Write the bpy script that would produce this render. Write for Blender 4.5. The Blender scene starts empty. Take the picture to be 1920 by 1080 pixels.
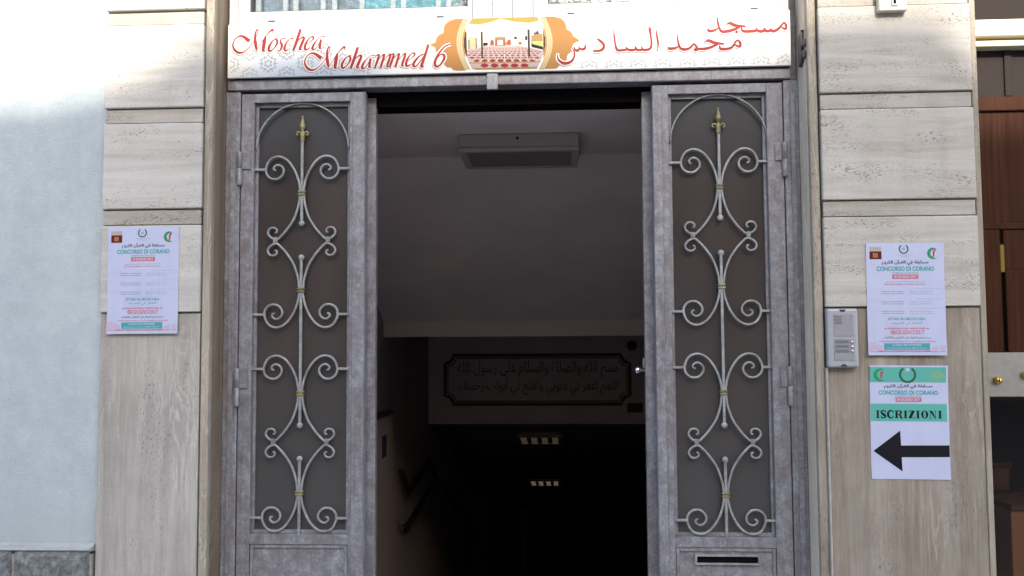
import bpy, bmesh, math, random, unicodedata
from mathutils import Vector, Matrix
random.seed(7)
SC = bpy.context.scene
COL = SC.collection
R = math.radians

# ------------------------------------------------------------------ camera
CAM_D, EYE, FPX = 3.35, 1.5, 1600.0
PIT, YAW, ROL = .0595, -.0551, -.00577
def _mm(A, B): return [[sum(A[i][k]*B[k][j] for k in range(3)) for j in range(3)] for i in range(3)]
cp, sp, cy, sy, cr, sr = math.cos(PIT), math.sin(PIT), math.cos(YAW), math.sin(YAW), math.cos(ROL), math.sin(ROL)
RC = _mm([[cr,-sr,0],[sr,cr,0],[0,0,1]], _mm([[1,0,0],[0,cp,sp],[0,-sp,cp]], [[cy,0,-sy],[0,1,0],[sy,0,cy]]))
def _w(v): return Vector((v[0], v[2], -v[1]))
right, up, back = _w(RC[0]), -_w(RC[1]), -_w(RC[2])
cam_d = bpy.data.cameras.new('camera'); cam = bpy.data.objects.new('camera', cam_d); COL.objects.link(cam)
cam.matrix_world = Matrix(((right.x,up.x,back.x,0),(right.y,up.y,back.y,-CAM_D),(right.z,up.z,back.z,EYE),(0,0,0,1)))
cam_d.sensor_width = 36; cam_d.lens = FPX/1920*36; cam_d.clip_start = .05; cam_d.clip_end = 400
SC.camera = cam
def at(px, py, Y=0.0):
    """point of the plane y=Y seen at photo pixel (px,py) -> (x, z)"""
    v = ((px-960)/FPX, (py-540)/FPX, 1.0)
    d = [sum(RC[k][i]*v[k] for k in range(3)) for i in range(3)]
    s = (CAM_D+Y)/d[2]
    return d[0]*s, EYE-d[1]*s

# ------------------------------------------------------------------ light
SUN_EL, SUN_AZ = 28.0, 11.0           # azimuth measured from the street side normal towards +x
wd = bpy.data.worlds.new('World'); SC.world = wd; wd.use_nodes = True
nt = wd.node_tree; nt.nodes.clear()
sky = nt.nodes.new('ShaderNodeTexSky'); sky.sky_type = 'NISHITA'; sky.sun_disc = False
sky.sun_elevation = R(SUN_EL); sky.sun_rotation = R(180-SUN_AZ); sky.air_density = 1.0; sky.dust_density = 2.5; sky.ozone_density = 1.0
bg = nt.nodes.new('ShaderNodeBackground'); bg.inputs['Strength'].default_value = .15
wo = nt.nodes.new('ShaderNodeOutputWorld')
nt.links.new(sky.outputs[0], bg.inputs['Color']); nt.links.new(bg.outputs[0], wo.inputs[0])
sl = bpy.data.lights.new('sun', 'SUN'); sl.energy = 2.0; sl.angle = R(.53); sl.color = (1.0, .90, .76)
sun = bpy.data.objects.new('sun', sl); COL.objects.link(sun)
to_sun = Vector((math.sin(R(SUN_AZ))*math.cos(R(SUN_EL)), -math.cos(R(SUN_AZ))*math.cos(R(SUN_EL)), math.sin(R(SUN_EL))))
sun.rotation_euler = to_sun.to_track_quat('Z', 'Y').to_euler(); sun.location = (3, -12, 9)
SC.view_settings.view_transform = 'Standard'; SC.view_settings.look = 'None'
SC.view_settings.exposure = 1.76; SC.view_settings.gamma = 1.0; SC.view_settings.use_curve_mapping = False

# ------------------------------------------------------------------ materials
class NB:
    def __init__(s, name):
        s.m = bpy.data.materials.new(name); s.m.use_nodes = True; s.t = s.m.node_tree; s.t.nodes.clear()
        s.out = s.n('ShaderNodeOutputMaterial'); s.b = s.n('ShaderNodeBsdfPrincipled'); s.l(s.b.outputs[0], s.out.inputs[0])
    def n(s, typ, **kw):
        x = s.t.nodes.new(typ)
        for k, v in kw.items(): setattr(x, k, v)
        return x
    def l(s, a, b): s.t.links.new(a, b)
    def put(s, sock, v):
        if hasattr(v, 'is_output'): s.l(v, sock)
        else: sock.default_value = v
    def pos(s, scale=(1,1,1), rnd=True):
        g = s.n('ShaderNodeNewGeometry'); o = g.outputs['Position']
        if rnd:
            oi = s.n('ShaderNodeObjectInfo'); mu = s.n('ShaderNodeMath', operation='MULTIPLY'); s.l(oi.outputs['Random'], mu.inputs[0]); mu.inputs[1].default_value = 17.3
            ad = s.n('ShaderNodeVectorMath', operation='ADD'); s.l(o, ad.inputs[0]); s.l(mu.outputs[0], ad.inputs[1]); o = ad.outputs[0]
        m = s.n('ShaderNodeVectorMath', operation='MULTIPLY'); s.l(o, m.inputs[0]); m.inputs[1].default_value = scale
        return m.outputs[0]
    def noise(s, vec, scale=1., det=4., rough=.55, dist=0.):
        x = s.n('ShaderNodeTexNoise'); s.l(vec, x.inputs['Vector']); x.inputs['Scale'].default_value = scale
        x.inputs['Detail'].default_value = det; x.inputs['Roughness'].default_value = rough; x.inputs['Distortion'].default_value = dist
        return x.outputs['Fac']
    def ramp(s, fac, stops):
        x = s.n('ShaderNodeValToRGB'); s.put(x.inputs[0], fac); e = x.color_ramp.elements
        while len(e) < len(stops): e.new(.5)
        for i, (p, c) in enumerate(stops):
            e[i].position = p; e[i].color = (*c, 1) if isinstance(c, tuple) else (c, c, c, 1)
        return x.outputs[0]
    def math(s, op, a, b=0.):
        x = s.n('ShaderNodeMath', operation=op); s.put(x.inputs[0], a); s.put(x.inputs[1], b); return x.outputs[0]
    def mix(s, f, a, b, mode='MIX'):
        x = s.n('ShaderNodeMix', data_type='RGBA', blend_type=mode); s.put(x.inputs[0], f)
        s.put(x.inputs[6], (*a, 1) if isinstance(a, tuple) else a); s.put(x.inputs[7], (*b, 1) if isinstance(b, tuple) else b)
        return x.outputs[2]
    def bump(s, h, strength=.3, dist=.002, prev=None):
        x = s.n('ShaderNodeBump'); s.put(x.inputs['Height'], h); x.inputs['Strength'].default_value = strength; x.inputs['Distance'].default_value = dist
        if prev is not None: s.l(prev, x.inputs['Normal'])
        return x.outputs[0]
    def fin(s, col, rough=.6, metal=0., nrm=None, spec=None):
        s.put(s.b.inputs['Base Color'], (*col, 1) if isinstance(col, tuple) else col)
        s.put(s.b.inputs['Roughness'], rough); s.put(s.b.inputs['Metallic'], metal)
        if spec is not None: s.put(s.b.inputs['Specular IOR Level'], spec)
        if nrm is not None: s.l(nrm, s.b.inputs['Normal'])
        return s.m
def plain(name, col, rough=.6, metal=0., var=.12, scale=40., bump=.05):
    b = NB(name); p = b.pos()
    n = b.noise(p, scale, 4.)
    c = b.mix(b.ramp(n, [(.3, 0.), (.7, 1.)]), tuple(x*(1-var) for x in col), tuple(min(1, x*(1+var)) for x in col))
    return b.fin(c, rough, metal, b.bump(n, bump, .002))
def flat(name, col, rough=.7):
    b = NB(name); return b.fin(col, rough, 0., None, .1)

def travertine(name, vert, c0, c1, c2, pit=.62, pitcol=(.13,.11,.09), grain=.5):
    b = NB(name); V = (22, 22, 1.6) if vert else (1.5, 1.5, 20)
    p = b.pos(V); q = b.pos(); 
    veins = b.noise(p, 1.2, 6., .6, .6)
    if vert: veins = b.math('ADD', b.math('MULTIPLY', b.noise(b.pos((9,9,.55)), 1., 5., .6, 1.3), .6), b.math('MULTIPLY', b.noise(b.pos((75,75,7)), 1., 4., .65), .4))
    blot = b.noise(q, 3.2, 5., .6)
    fac = b.math('ADD', b.math('MULTIPLY', veins, .68), b.math('MULTIPLY', blot, .32))
    col = b.ramp(fac, [(.34, c0), (.48, c1), (.64, c2)])
    fine = b.noise(q, 260, 3., .7)
    col = b.mix(.28*grain*2, col, b.ramp(fine, [(.3, .35), (.7, .72)]), 'OVERLAY')
    W = (230, 230, 60) if vert else (90, 90, 250)
    pn = b.noise(b.pos(W), 1., 2., .5)
    clump = b.ramp(b.noise(b.pos((5,5,1.5) if vert else (2.2,2.2,9)), 1.6, 3., .6), [(.46, 0.), (.66, 1.)])
    hole = b.math('MULTIPLY', b.ramp(pn, [(pit-.01, 0.), (pit+.05, 1.)]), clump)
    col = b.mix(b.math('MULTIPLY', hole, .85), col, pitcol)
    if vert:
        vn = b.math('ABSOLUTE', b.math('SUBTRACT', b.noise(b.pos((11,11,1.0)), 1., 5., .6, 1.8), .5))
        line = b.math('MULTIPLY', b.ramp(vn, [(.0, 1.), (.022, 0.)]), b.ramp(b.noise(b.pos((3,3,1.2)), 1., 2.), [(.45, 0.), (.6, 1.)]))
        col = b.mix(b.math('MULTIPLY', line, .55), col, tuple(min(1, x*1.35) for x in c2))
    stain = b.ramp(b.noise(b.pos((7,7,.9)), 1., 5., .62), [(.54, 0.), (.75, 1.)])
    col = b.mix(b.math('MULTIPLY', stain, .22), col, tuple(x*.62 for x in c0))
    h = b.math('SUBTRACT', b.math('MULTIPLY', fine, .25), hole)
    return b.fin(col, .75, 0., b.bump(h, .5, .003), .3)
M = {}
M['stone'] = travertine('travertine_honed', False, (.40,.38,.35), (.48,.46,.43), (.55,.535,.505))
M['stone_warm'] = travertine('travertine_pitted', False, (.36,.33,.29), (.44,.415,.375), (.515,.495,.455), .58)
M['stone_band'] = travertine('travertine_band', False, (.30,.27,.23), (.375,.345,.305), (.45,.42,.38), .58)
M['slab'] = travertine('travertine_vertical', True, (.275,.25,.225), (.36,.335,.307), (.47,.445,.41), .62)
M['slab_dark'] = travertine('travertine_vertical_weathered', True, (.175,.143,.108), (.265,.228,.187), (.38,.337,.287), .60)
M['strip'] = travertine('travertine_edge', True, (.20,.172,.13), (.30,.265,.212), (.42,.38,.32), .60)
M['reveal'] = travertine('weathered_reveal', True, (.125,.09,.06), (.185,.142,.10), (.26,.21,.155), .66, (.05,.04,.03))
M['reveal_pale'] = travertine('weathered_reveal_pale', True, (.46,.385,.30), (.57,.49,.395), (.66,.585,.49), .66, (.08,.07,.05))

def _plaster():
    b = NB('pale_blue_plaster'); q = b.pos(rnd=False)
    big = b.noise(b.pos((1.5,1.5,.5), False), 2., 5., .6); mid = b.noise(q, 16, 5., .65); fine = b.noise(q, 170, 3., .7)
    col = b.ramp(big, [(.3, (.40,.46,.485)), (.55, (.44,.50,.525)), (.75, (.475,.53,.55))])
    col = b.mix(.4, col, b.ramp(mid, [(.3, .42), (.7, .59)]), 'OVERLAY'); col = b.mix(.2, col, b.ramp(fine, [(.3, .35), (.7, .65)]), 'OVERLAY')
    sx = b.n('ShaderNodeSeparateXYZ'); b.l(q, sx.inputs[0])
    dirt = b.math('MULTIPLY', b.ramp(sx.outputs[2], [(.69, 1.), (.92, 0.)]), b.ramp(mid, [(.35, .1), (.75, 1.)]))
    col = b.mix(b.math('MULTIPLY', dirt, .45), col, (.36,.34,.30))
    streak = b.ramp(b.noise(b.pos((26,26,.8), False), 1., 4., .6), [(.55, 0.), (.8, 1.)])
    col = b.mix(b.math('MULTIPLY', streak, .18), col, (.33,.38,.42))
    return b.fin(col, .85, 0., b.bump(b.math('ADD', b.math('MULTIPLY', fine, .6), mid), .6, .005), .2)
M['plaster'] = _plaster()
def _rough():
    b = NB('rough_split_granite'); q = b.pos()
    n1 = b.noise(q, 30, 6., .7); n2 = b.noise(q, 140, 3., .7)
    col = b.ramp(n1, [(.3, (.10,.11,.115)), (.5, (.19,.205,.205)), (.72, (.34,.355,.345))])
    col = b.mix(.5, col, b.ramp(n2, [(.3, .3), (.7, .7)]), 'OVERLAY')
    return b.fin(col, .85, 0., b.bump(b.math('ADD', n1, b.math('MULTIPLY', n2, .4)), 1., .012), .3)
M['granite'] = _rough()
def _metal(name, c0, c1, c2, metal=.25, rough=.5):
    b = NB(name); q = b.pos(); 
    a = b.noise(q, 22, 6., .68, .4); f = b.noise(q, 95, 4., .7); st = b.noise(b.pos((30,30,3)), 1., 4., .6)
    fac = b.math('ADD', b.math('MULTIPLY', a, .5), b.math('ADD', b.math('MULTIPLY', f, .28), b.math('MULTIPLY', st, .22)))
    col = b.ramp(fac, [(.38, c0), (.485, c1), (.58, c2), (.68, tuple(x*1.45 for x in c2))])
    gr = b.ramp(b.noise(b.pos((42,42,1.6)), 1., 5., .65), [(.56, 0.), (.74, 1.)])
    col = b.mix(b.math('MULTIPLY', gr, .38), col, tuple(x*.52 for x in c0))
    ch = b.math('MULTIPLY', b.ramp(b.noise(b.pos((48,48,30)), 1., 4., .7), [(.60, 0.), (.68, 1.)]), b.ramp(b.noise(b.pos(), 7, 3.), [(.42, 0.), (.62, 1.)]))
    col = b.mix(b.math('MULTIPLY', ch, .55), col, tuple(min(1, x*1.55) for x in c2))
    r = b.ramp(a, [(.3, rough-.08), (.7, rough+.15)])
    return b.fin(col, r, metal, b.bump(f, .12, .001))
M['iron'] = _metal('blotched_grey_iron', (.160,.147,.158), (.220,.208,.225), (.30,.315,.345))
M['iron_bar'] = _metal('pale_scroll_iron', (.20,.20,.20), (.28,.285,.285), (.37,.385,.39), .2, .45)
M['iron_dark'] = _metal('rusty_dark_iron', (.05,.04,.037), (.085,.07,.062), (.13,.11,.10), .2, .6)
M['gold'] = _metal('dull_gold_paint', (.15,.125,.05), (.24,.205,.09), (.34,.31,.17), .2, .5)
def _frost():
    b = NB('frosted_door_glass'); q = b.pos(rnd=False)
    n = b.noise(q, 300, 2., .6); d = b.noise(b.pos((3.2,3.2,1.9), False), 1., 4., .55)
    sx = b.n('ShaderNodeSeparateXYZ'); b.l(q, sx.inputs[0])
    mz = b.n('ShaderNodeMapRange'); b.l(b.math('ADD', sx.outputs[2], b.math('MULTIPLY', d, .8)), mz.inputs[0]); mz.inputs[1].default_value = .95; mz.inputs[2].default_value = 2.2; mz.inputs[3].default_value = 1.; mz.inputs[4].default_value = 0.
    col = b.ramp(d, [(.3, (.034,.025,.023)), (.7, (.058,.044,.041))])  # top-to-bottom tones stand in for street and sky reflections, painted into the glass
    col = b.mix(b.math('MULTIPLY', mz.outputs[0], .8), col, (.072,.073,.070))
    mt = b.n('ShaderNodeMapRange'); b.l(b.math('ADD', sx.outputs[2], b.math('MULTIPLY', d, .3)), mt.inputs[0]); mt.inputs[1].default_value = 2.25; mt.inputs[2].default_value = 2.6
    col = b.mix(b.math('MULTIPLY', mt.outputs[0], .7), col, (.050,.056,.066))  # bluish top is a sky reflection put into the base colour
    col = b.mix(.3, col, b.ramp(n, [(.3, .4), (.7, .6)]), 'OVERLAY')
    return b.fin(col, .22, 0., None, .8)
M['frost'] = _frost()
M['white'] = plain('white_upvc', (.42,.42,.43), .35, 0, .04, 12, .02)
M['gasket'] = flat('dark_gasket', (.06,.06,.065))
M['dark'] = flat('black_void', (.008,.006,.007), 1.)
M['dark'].node_tree.nodes['Principled BSDF'].inputs['Specular IOR Level'].default_value = 0.
M['paper'] = None
def _paper():
    b = NB('poster_paper'); q = b.pos((9,9,4)); n = b.noise(q, 1.6, 3., .5)
    col = b.ramp(n, [(.3, (.46,.49,.66)), (.7, (.50,.53,.70))])
    return b.fin(col, .5, 0., b.bump(n, .25, .01), .3)
M['paper'] = _paper()
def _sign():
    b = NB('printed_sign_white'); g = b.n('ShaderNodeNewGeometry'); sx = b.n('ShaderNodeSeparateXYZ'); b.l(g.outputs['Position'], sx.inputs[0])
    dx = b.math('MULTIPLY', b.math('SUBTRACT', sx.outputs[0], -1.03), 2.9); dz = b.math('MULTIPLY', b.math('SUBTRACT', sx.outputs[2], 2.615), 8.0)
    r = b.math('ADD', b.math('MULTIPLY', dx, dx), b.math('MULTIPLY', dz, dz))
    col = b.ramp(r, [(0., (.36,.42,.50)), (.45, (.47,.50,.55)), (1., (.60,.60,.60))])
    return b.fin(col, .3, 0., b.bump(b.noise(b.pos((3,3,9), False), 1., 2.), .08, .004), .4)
M['sign'] = _sign()
def ink(n, c, r=.5): M[n] = flat('ink_'+n, c, r)
ink('red', (.26,.030,.028)); ink('halo', (.62,.60,.59)); ink('grey', (.20,.225,.225)); ink('pattern', (.27,.29,.30)); ink('pattern_faint', (.36,.37,.38))
ink('orange', (.31,.155,.05)); ink('orange_line', (.33,.22,.10)); ink('cream', (.40,.335,.20)); ink('black', (.012,.012,.016)); ink('dark_brown', (.045,.028,.022))
ink('yellow', (.30,.22,.05)); ink('wall_white', (.52,.49,.42)); ink('carpet_red', (.235,.025,.03)); ink('carpet_pale', (.36,.29,.28)); ink('arch_red', (.24,.07,.04)); ink('tan', (.27,.17,.065))
ink('teal', (.075,.33,.37)); ink('teal_band', (.11,.40,.34)); ink('green', (.03,.27,.12)); ink('dark_green', (.03,.12,.06)); ink('crimson', (.50,.03,.06)); ink('pink', (.52,.15,.16)); ink('pink_wash', (.50,.41,.55)); ink('pale_text', (.14,.14,.22)); ink('dark_text', (.05,.045,.06)); ink('photo_dark', (.10,.02,.015)); ink('photo_top', (.42,.36,.34)); ink('photo_glow', (.45,.20,.10)); ink('lime', (.30,.42,.12))
M['ledge'] = plain('pale_ledge_render', (.37,.385,.375), .85, 0, .12, 25, .2)
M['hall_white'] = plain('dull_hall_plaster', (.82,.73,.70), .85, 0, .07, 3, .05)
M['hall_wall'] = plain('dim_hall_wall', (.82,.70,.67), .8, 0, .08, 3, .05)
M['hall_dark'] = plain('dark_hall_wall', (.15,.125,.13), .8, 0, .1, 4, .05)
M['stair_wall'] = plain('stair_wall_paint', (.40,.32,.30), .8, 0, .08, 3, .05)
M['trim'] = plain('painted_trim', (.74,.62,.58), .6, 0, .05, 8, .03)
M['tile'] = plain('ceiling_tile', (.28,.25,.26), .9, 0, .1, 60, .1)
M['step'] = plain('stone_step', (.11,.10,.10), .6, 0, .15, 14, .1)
M['lampbody'] = plain('cream_lamp_body', (.46,.40,.375), .45, 0, .04, 9, .02)
M['diffuser'] = plain('grey_diffuser', (.20,.185,.19), .4, 0, .05, 90, .1)
M['rail'] = plain('dark_handrail', (.02,.017,.018), .4, 0, .1, 20, .05)
M['bluetag'] = flat('blue_tag', (.03,.04,.12)); M['redcloth'] = flat('dark_red_cloth', (.25,.02,.03)); M['panel_red'] = flat('inscription_brown', (.16,.085,.085)); M['inscription_ink'] = flat('inscription_ink', (.22,.15,.15))
M['alu'] = plain('satin_aluminium', (.37,.385,.415), .4, .1, .05, 60, .03)
M['alu2'] = plain('grey_plastic_plate', (.29,.285,.315), .5, .1, .05, 60, .03)
M['name_grey'] = flat('name_strip_grey', (.17,.175,.185), .4)
M['chrome'] = plain('chrome', (.7,.7,.72), .15, 1., .02, 20, 0)
M['steel'] = plain('brushed_steel', (.36,.355,.34), .42, .6, .08, 30, .05)
M['brass'] = plain('polished_brass', (.72,.50,.14), .2, 1., .05, 20, .02)
M['bar'] = plain('cream_transom_bar', (.78,.70,.50), .4, .1, .04, 20, .02)
def _wood():
    b = NB('reddish_brown_wood'); n = b.noise(b.pos((70,70,2.2)), 1., 5., .6, .5)
    col = b.ramp(n, [(.3, (.034,.012,.006)), (.55, (.052,.020,.010)), (.75, (.072,.030,.016))])
    return b.fin(col, .3, 0., b.bump(n, .08, .001), .12)
M['wood'] = _wood()
M['wood_dark'] = plain('dark_brown_board', (.010,.0045,.003), .8, 0, .2, 30, .1)
M['box'] = plain('cream_metal_box', (.55,.52,.42), .4, .1, .1, 22, .05)
M['conduit'] = plain('pale_conduit', (.42,.40,.37), .5, 0, .12, 25, .05)
def _clear(name, tint, gloss=.12, rough=.02, bump=0., bs=200.):
    b = NB(name); b.t.nodes.remove(b.b)
    tr = b.n('ShaderNodeBsdfTransparent'); tr.inputs[0].default_value = (*tint, 1)
    gl = b.n('ShaderNodeBsdfGlossy'); gl.inputs['Roughness'].default_value = rough
    fr = b.n('ShaderNodeFresnel'); fr.inputs[0].default_value = 1.5
    if bump:
        nn = b.bump(b.noise(b.pos((1,1,1), False), bs, 3.), bump, .004); b.l(nn, gl.inputs['Normal']); b.l(nn, fr.inputs['Normal'])
    mx = b.n('ShaderNodeMixShader'); b.l(b.math('ADD', fr.outputs[0], gloss), mx.inputs[0]); b.l(tr.outputs[0], mx.inputs[1]); b.l(gl.outputs[0], mx.inputs[2])
    b.l(mx.outputs[0], b.out.inputs[0]); return b.m
M['door_glass'] = _clear('brown_door_glass', (.78,.66,.58), .0)
M['textured_glass'] = _clear('hammered_window_glass', (.86,.9,.92), .10, .12, .45, 45.)
M['curtain'] = plain('blue_grey_curtain', (.34,.40,.48), .9, 0, .15, 9, .2)
M['teal_cloth'] = plain('turquoise_curtain', (.16,.50,.60), .9, 0, .15, 9, .2)
M['white_bar'] = plain('white_window_bar', (.8,.8,.8), .4, 0, .03, 9, 0)
M['asphalt'] = plain('worn_stone_setts', (.20,.185,.17), .9, 0, .25, 90, .4)
M['paving'] = plain('grey_paving', (.40,.37,.34), .85, 0, .15, 30, .2)
M['ochre'] = plain('ochre_render', (.44,.34,.25), .85, 0, .1, 2, .1)
M['roof'] = plain('clay_roof', (.25,.12,.08), .85, 0, .2, 20, .2)
M['shutter'] = plain('brown_shutter', (.10,.06,.04), .6, 0, .1, 30, .1)
def _lamp(name, col, st):
    b = NB(name); b.t.nodes.remove(b.b); e = b.n('ShaderNodeEmission'); e.inputs[0].default_value = (*col, 1); e.inputs[1].default_value = st
    b.l(e.outputs[0], b.out.inputs[0]); return b.m
M['lamp_glow'] = _lamp('dim_tube_glow', (1., .80, .52), .012); M['lamp_glow_far'] = _lamp('far_tube_glow', (1., .82, .6), .03)
M['notice_brown'] = flat('notice_brown', (.16,.07,.03))

# ------------------------------------------------------------------ builders
def tag(o, label=None, cat=None, group=None, kind=None):
    if label: o['label'] = label
    if cat: o['category'] = cat
    if group: o['group'] = group
    if kind: o['kind'] = kind
    return o
def empty(name, loc, label, cat, group=None):
    o = bpy.data.objects.new(name, None); COL.objects.link(o); o.location = loc; o.empty_display_size = .1
    return tag(o, label, cat, group)
def wpos(o):
    v = Vector((0,0,0))
    while o is not None: v += o.location; o = o.parent
    return v
class MB:
    """collects geometry in world coordinates, becomes ONE mesh object"""
    def __init__(s): s.b = bmesh.new()
    def box(s, x0, x1, y0, y1, z0, z1, bev=0., seg=1):
        b = bmesh.new()
        vs = [b.verts.new((x, y, z)) for x in (x0, x1) for y in (y0, y1) for z in (z0, z1)]
        for f in ((0,1,3,2),(4,6,7,5),(0,4,5,1),(2,3,7,6),(0,2,6,4),(1,5,7,3)): b.faces.new([vs[i] for i in f])
        if bev: bmesh.ops.bevel(b, geom=b.edges[:], offset=bev, segments=seg, affect='EDGES', profile=.5)
        bmesh.ops.recalc_face_normals(b, faces=b.faces[:]); s._join(b); return s
    def _join(s, b):
        me = bpy.data.meshes.new('tmp'); b.to_mesh(me); b.free(); s.b.from_mesh(me); bpy.data.meshes.remove(me)
    def poly(s, pts, y=0., flip=False):
        vs = [s.b.verts.new((p[0], y, p[1]) if len(p) == 2 else p) for p in pts]
        s.b.faces.new(vs); return s
    def prism(s, pts, y0, y1):
        b = bmesh.new(); n = len(pts)
        A = [b.verts.new((p[0], y0, p[1])) for p in pts]; B = [b.verts.new((p[0], y1, p[1])) for p in pts]
        b.faces.new(A); b.faces.new(B[::-1])
        for i in range(n): b.faces.new((A[i], B[i], B[(i+1)%n], A[(i+1)%n]))
        bmesh.ops.recalc_face_normals(b, faces=b.faces[:]); s._join(b); return s
    def prism_x(s, pts, x0, x1):      # pts in (y,z)
        b = bmesh.new(); n = len(pts)
        A = [b.verts.new((x0, p[0], p[1])) for p in pts]; B = [b.verts.new((x1, p[0], p[1])) for p in pts]
        b.faces.new(A); b.faces.new(B[::-1])
        for i in range(n): b.faces.new((A[i], B[i], B[(i+1)%n], A[(i+1)%n]))
        bmesh.ops.recalc_face_normals(b, faces=b.faces[:]); s._join(b); return s
    def tube(s, pts, r, n=8):         # r number or list, pts 3d
        P = [Vector(p) for p in pts]; rings = []; prev = None
        for i, p in enumerate(P):
            t = (P[min(i+1, len(P)-1)]-P[max(i-1, 0)]).normalized()
            u = t.orthogonal().normalized() if prev is None else (prev-t*prev.dot(t)).normalized()
            prev = u; v = t.cross(u); rr = r[i] if isinstance(r, (list, tuple)) else r
            rings.append([s.b.verts.new(p+(u*math.cos(a)+v*math.sin(a))*rr) for a in [2*math.pi*k/n for k in range(n)]])
        s._skin(rings, n); return s
    def _skin(s, rings, n):
        for A, B in zip(rings, rings[1:]):
            for k in range(n):
                f = s.b.faces.new((A[k], A[(k+1)%n], B[(k+1)%n], B[k])); f.smooth = True
        s.b.faces.new(rings[0][::-1]); s.b.faces.new(rings[-1])
    def bar(s, pts, w, y, d):         # flat iron bar swept in the xz plane: width w in plane, depth d in y
        sec = [(-.5,-.28),(-.28,-.5),(.28,-.5),(.5,-.28),(.5,.28),(.28,.5),(-.28,.5),(-.5,.28)]
        P = [Vector((p[0], p[1])) for p in pts]; rings = []; L = len(P)
        for i, p in enumerate(P):
            t = (P[min(i+1, L-1)]-P[max(i-1, 0)]).normalized(); nn = Vector((-t.y, t.x)); ww = w[i] if isinstance(w, list) else w
            rings.append([s.b.verts.new((p.x+nn.x*a*ww, y+c*d, p.y+nn.y*a*ww)) for a, c in sec])
        s._skin(rings, 8); return s
    def ribbon(s, pts, y, dy=0.):     # flat brush stroke, pts (x,z,w)
        L = len(pts); prev = None
        for i, (x, z, w) in enumerate(pts):
            a = pts[max(i-1, 0)]; c = pts[min(i+1, L-1)]; t = Vector((c[0]-a[0], c[1]-a[1]))
            t = t.normalized() if t.length > 1e-9 else Vector((1, 0)); n = Vector((-t.y, t.x))*w*.5
            cur = (s.b.verts.new((x+n.x, y-dy*i, z+n.y)), s.b.verts.new((x-n.x, y-dy*i, z-n.y)))
            if prev: s.b.faces.new((prev[0], prev[1], cur[1], cur[0]))
            prev = cur
        return s
    def lathe(s, prof, c, axis='z', n=16):   # prof [(r, h)]
        rings = []
        for r, h in prof:
            ring = []
            for k in range(n):
                a = 2*math.pi*k/n; u, v = r*math.cos(a), r*math.sin(a)
                q = {'z': (u, v, h), 'y': (u, h, v), 'x': (h, u, v)}[axis]
                ring.append(s.b.verts.new((c[0]+q[0], c[1]+q[1], c[2]+q[2])))
            rings.append(ring)
        s._skin(rings, n); return s
    def build(s, name, mat, parent=None, origin=None, label=None, cat=None, group=None, kind=None, smooth=False):
        if origin is None:
            if parent is None: 
                vs = s.b.verts; n = max(1, len(vs)); zs = min((v.co.z for v in vs), default=0)
                origin = Vector((sum(v.co.x for v in vs)/n, sum(v.co.y for v in vs)/n, zs))
            else: 
                vs = s.b.verts; n = max(1, len(vs)); origin = Vector((sum(v.co.x for v in vs)/n, sum(v.co.y for v in vs)/n, sum(v.co.z for v in vs)/n))
        origin = Vector(origin)
        bmesh.ops.translate(s.b, verts=s.b.verts[:], vec=-origin)
        if smooth:
            for f in s.b.faces: f.smooth = True
        me = bpy.data.meshes.new(name); s.b.to_mesh(me); s.b.free()
        if mat is not None: me.materials.append(mat if not isinstance(mat, str) else M[mat])
        o = bpy.data.objects.new(name, me); COL.objects.link(o)
        if parent is not None: o.parent = parent; o.location = origin-wpos(parent)
        else: o.location = origin
        return tag(o, label, cat, group, kind)
def box(name, mat, parent, x0, x1, y0, y1, z0, z1, bev=.002, **kw):
    return MB().box(x0, x1, y0, y1, z0, z1, bev).build(name, mat, parent, **kw)
def copy_tree(o, parent=None):
    c = o.copy(); COL.objects.link(c); c.parent = parent
    for ch in list(o.children): copy_tree(ch, c)
    return c
def smooth_path(pts, k=8):            # Catmull-Rom through tuples of any size
    out = []; P = [pts[0]]+list(pts)+[pts[-1]]
    for i in range(1, len(P)-2):
        a, b, c, d = P[i-1], P[i], P[i+1], P[i+2]
        for j in range(k):
            t = j/k
            out.append(tuple(.5*((2*b[q])+(-a[q]+c[q])*t+(2*a[q]-5*b[q]+4*c[q]-d[q])*t*t+(-a[q]+3*b[q]-3*c[q]+d[q])*t**3) for q in range(len(b))))
    out.append(tuple(P[-2])); return out
# text: built-in font, Arabic shaped to its joined forms
_forms = {}
for cpt in range(0xFE80, 0xFEF5):
    dcm = unicodedata.decomposition(chr(cpt)).split()
    if len(dcm) == 2: _forms.setdefault(chr(int(dcm[1], 16)), {})[dcm[0].strip('<>')] = chr(cpt)
def shape_ar(s):
    out = []; n = len(s)
    for i, ch in enumerate(s):
        f = _forms.get(ch)
        if not f: out.append(ch); continue
        pj = i > 0 and 'initial' in _forms.get(s[i-1], {}); nj = i+1 < n and s[i+1] in _forms and 'final' in _forms[s[i+1]] and 'initial' in f
        out.append(f.get('medial' if pj and nj else 'final' if pj else 'initial' if nj else 'isolated', ch))
    return ''.join(reversed(out))
def text_polys(s, bold=0.):
    cu = bpy.data.curves.new('t', 'FONT'); cu.body = s; cu.resolution_u = 3; cu.offset = bold; cu.fill_mode = 'FRONT' if hasattr(cu, 'fill_mode') else cu.fill_mode
    o = bpy.data.objects.new('t', cu); COL.objects.link(o); dg = bpy.context.evaluated_depsgraph_get()
    me = bpy.data.meshes.new_from_object(o.evaluated_get(dg))
    V = [(v.co.x, v.co.y) for v in me.vertices]; F = [tuple(p.vertices) for p in me.polygons]
    bpy.data.objects.remove(o); bpy.data.curves.remove(cu); bpy.data.meshes.remove(me)
    return V, F
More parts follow.
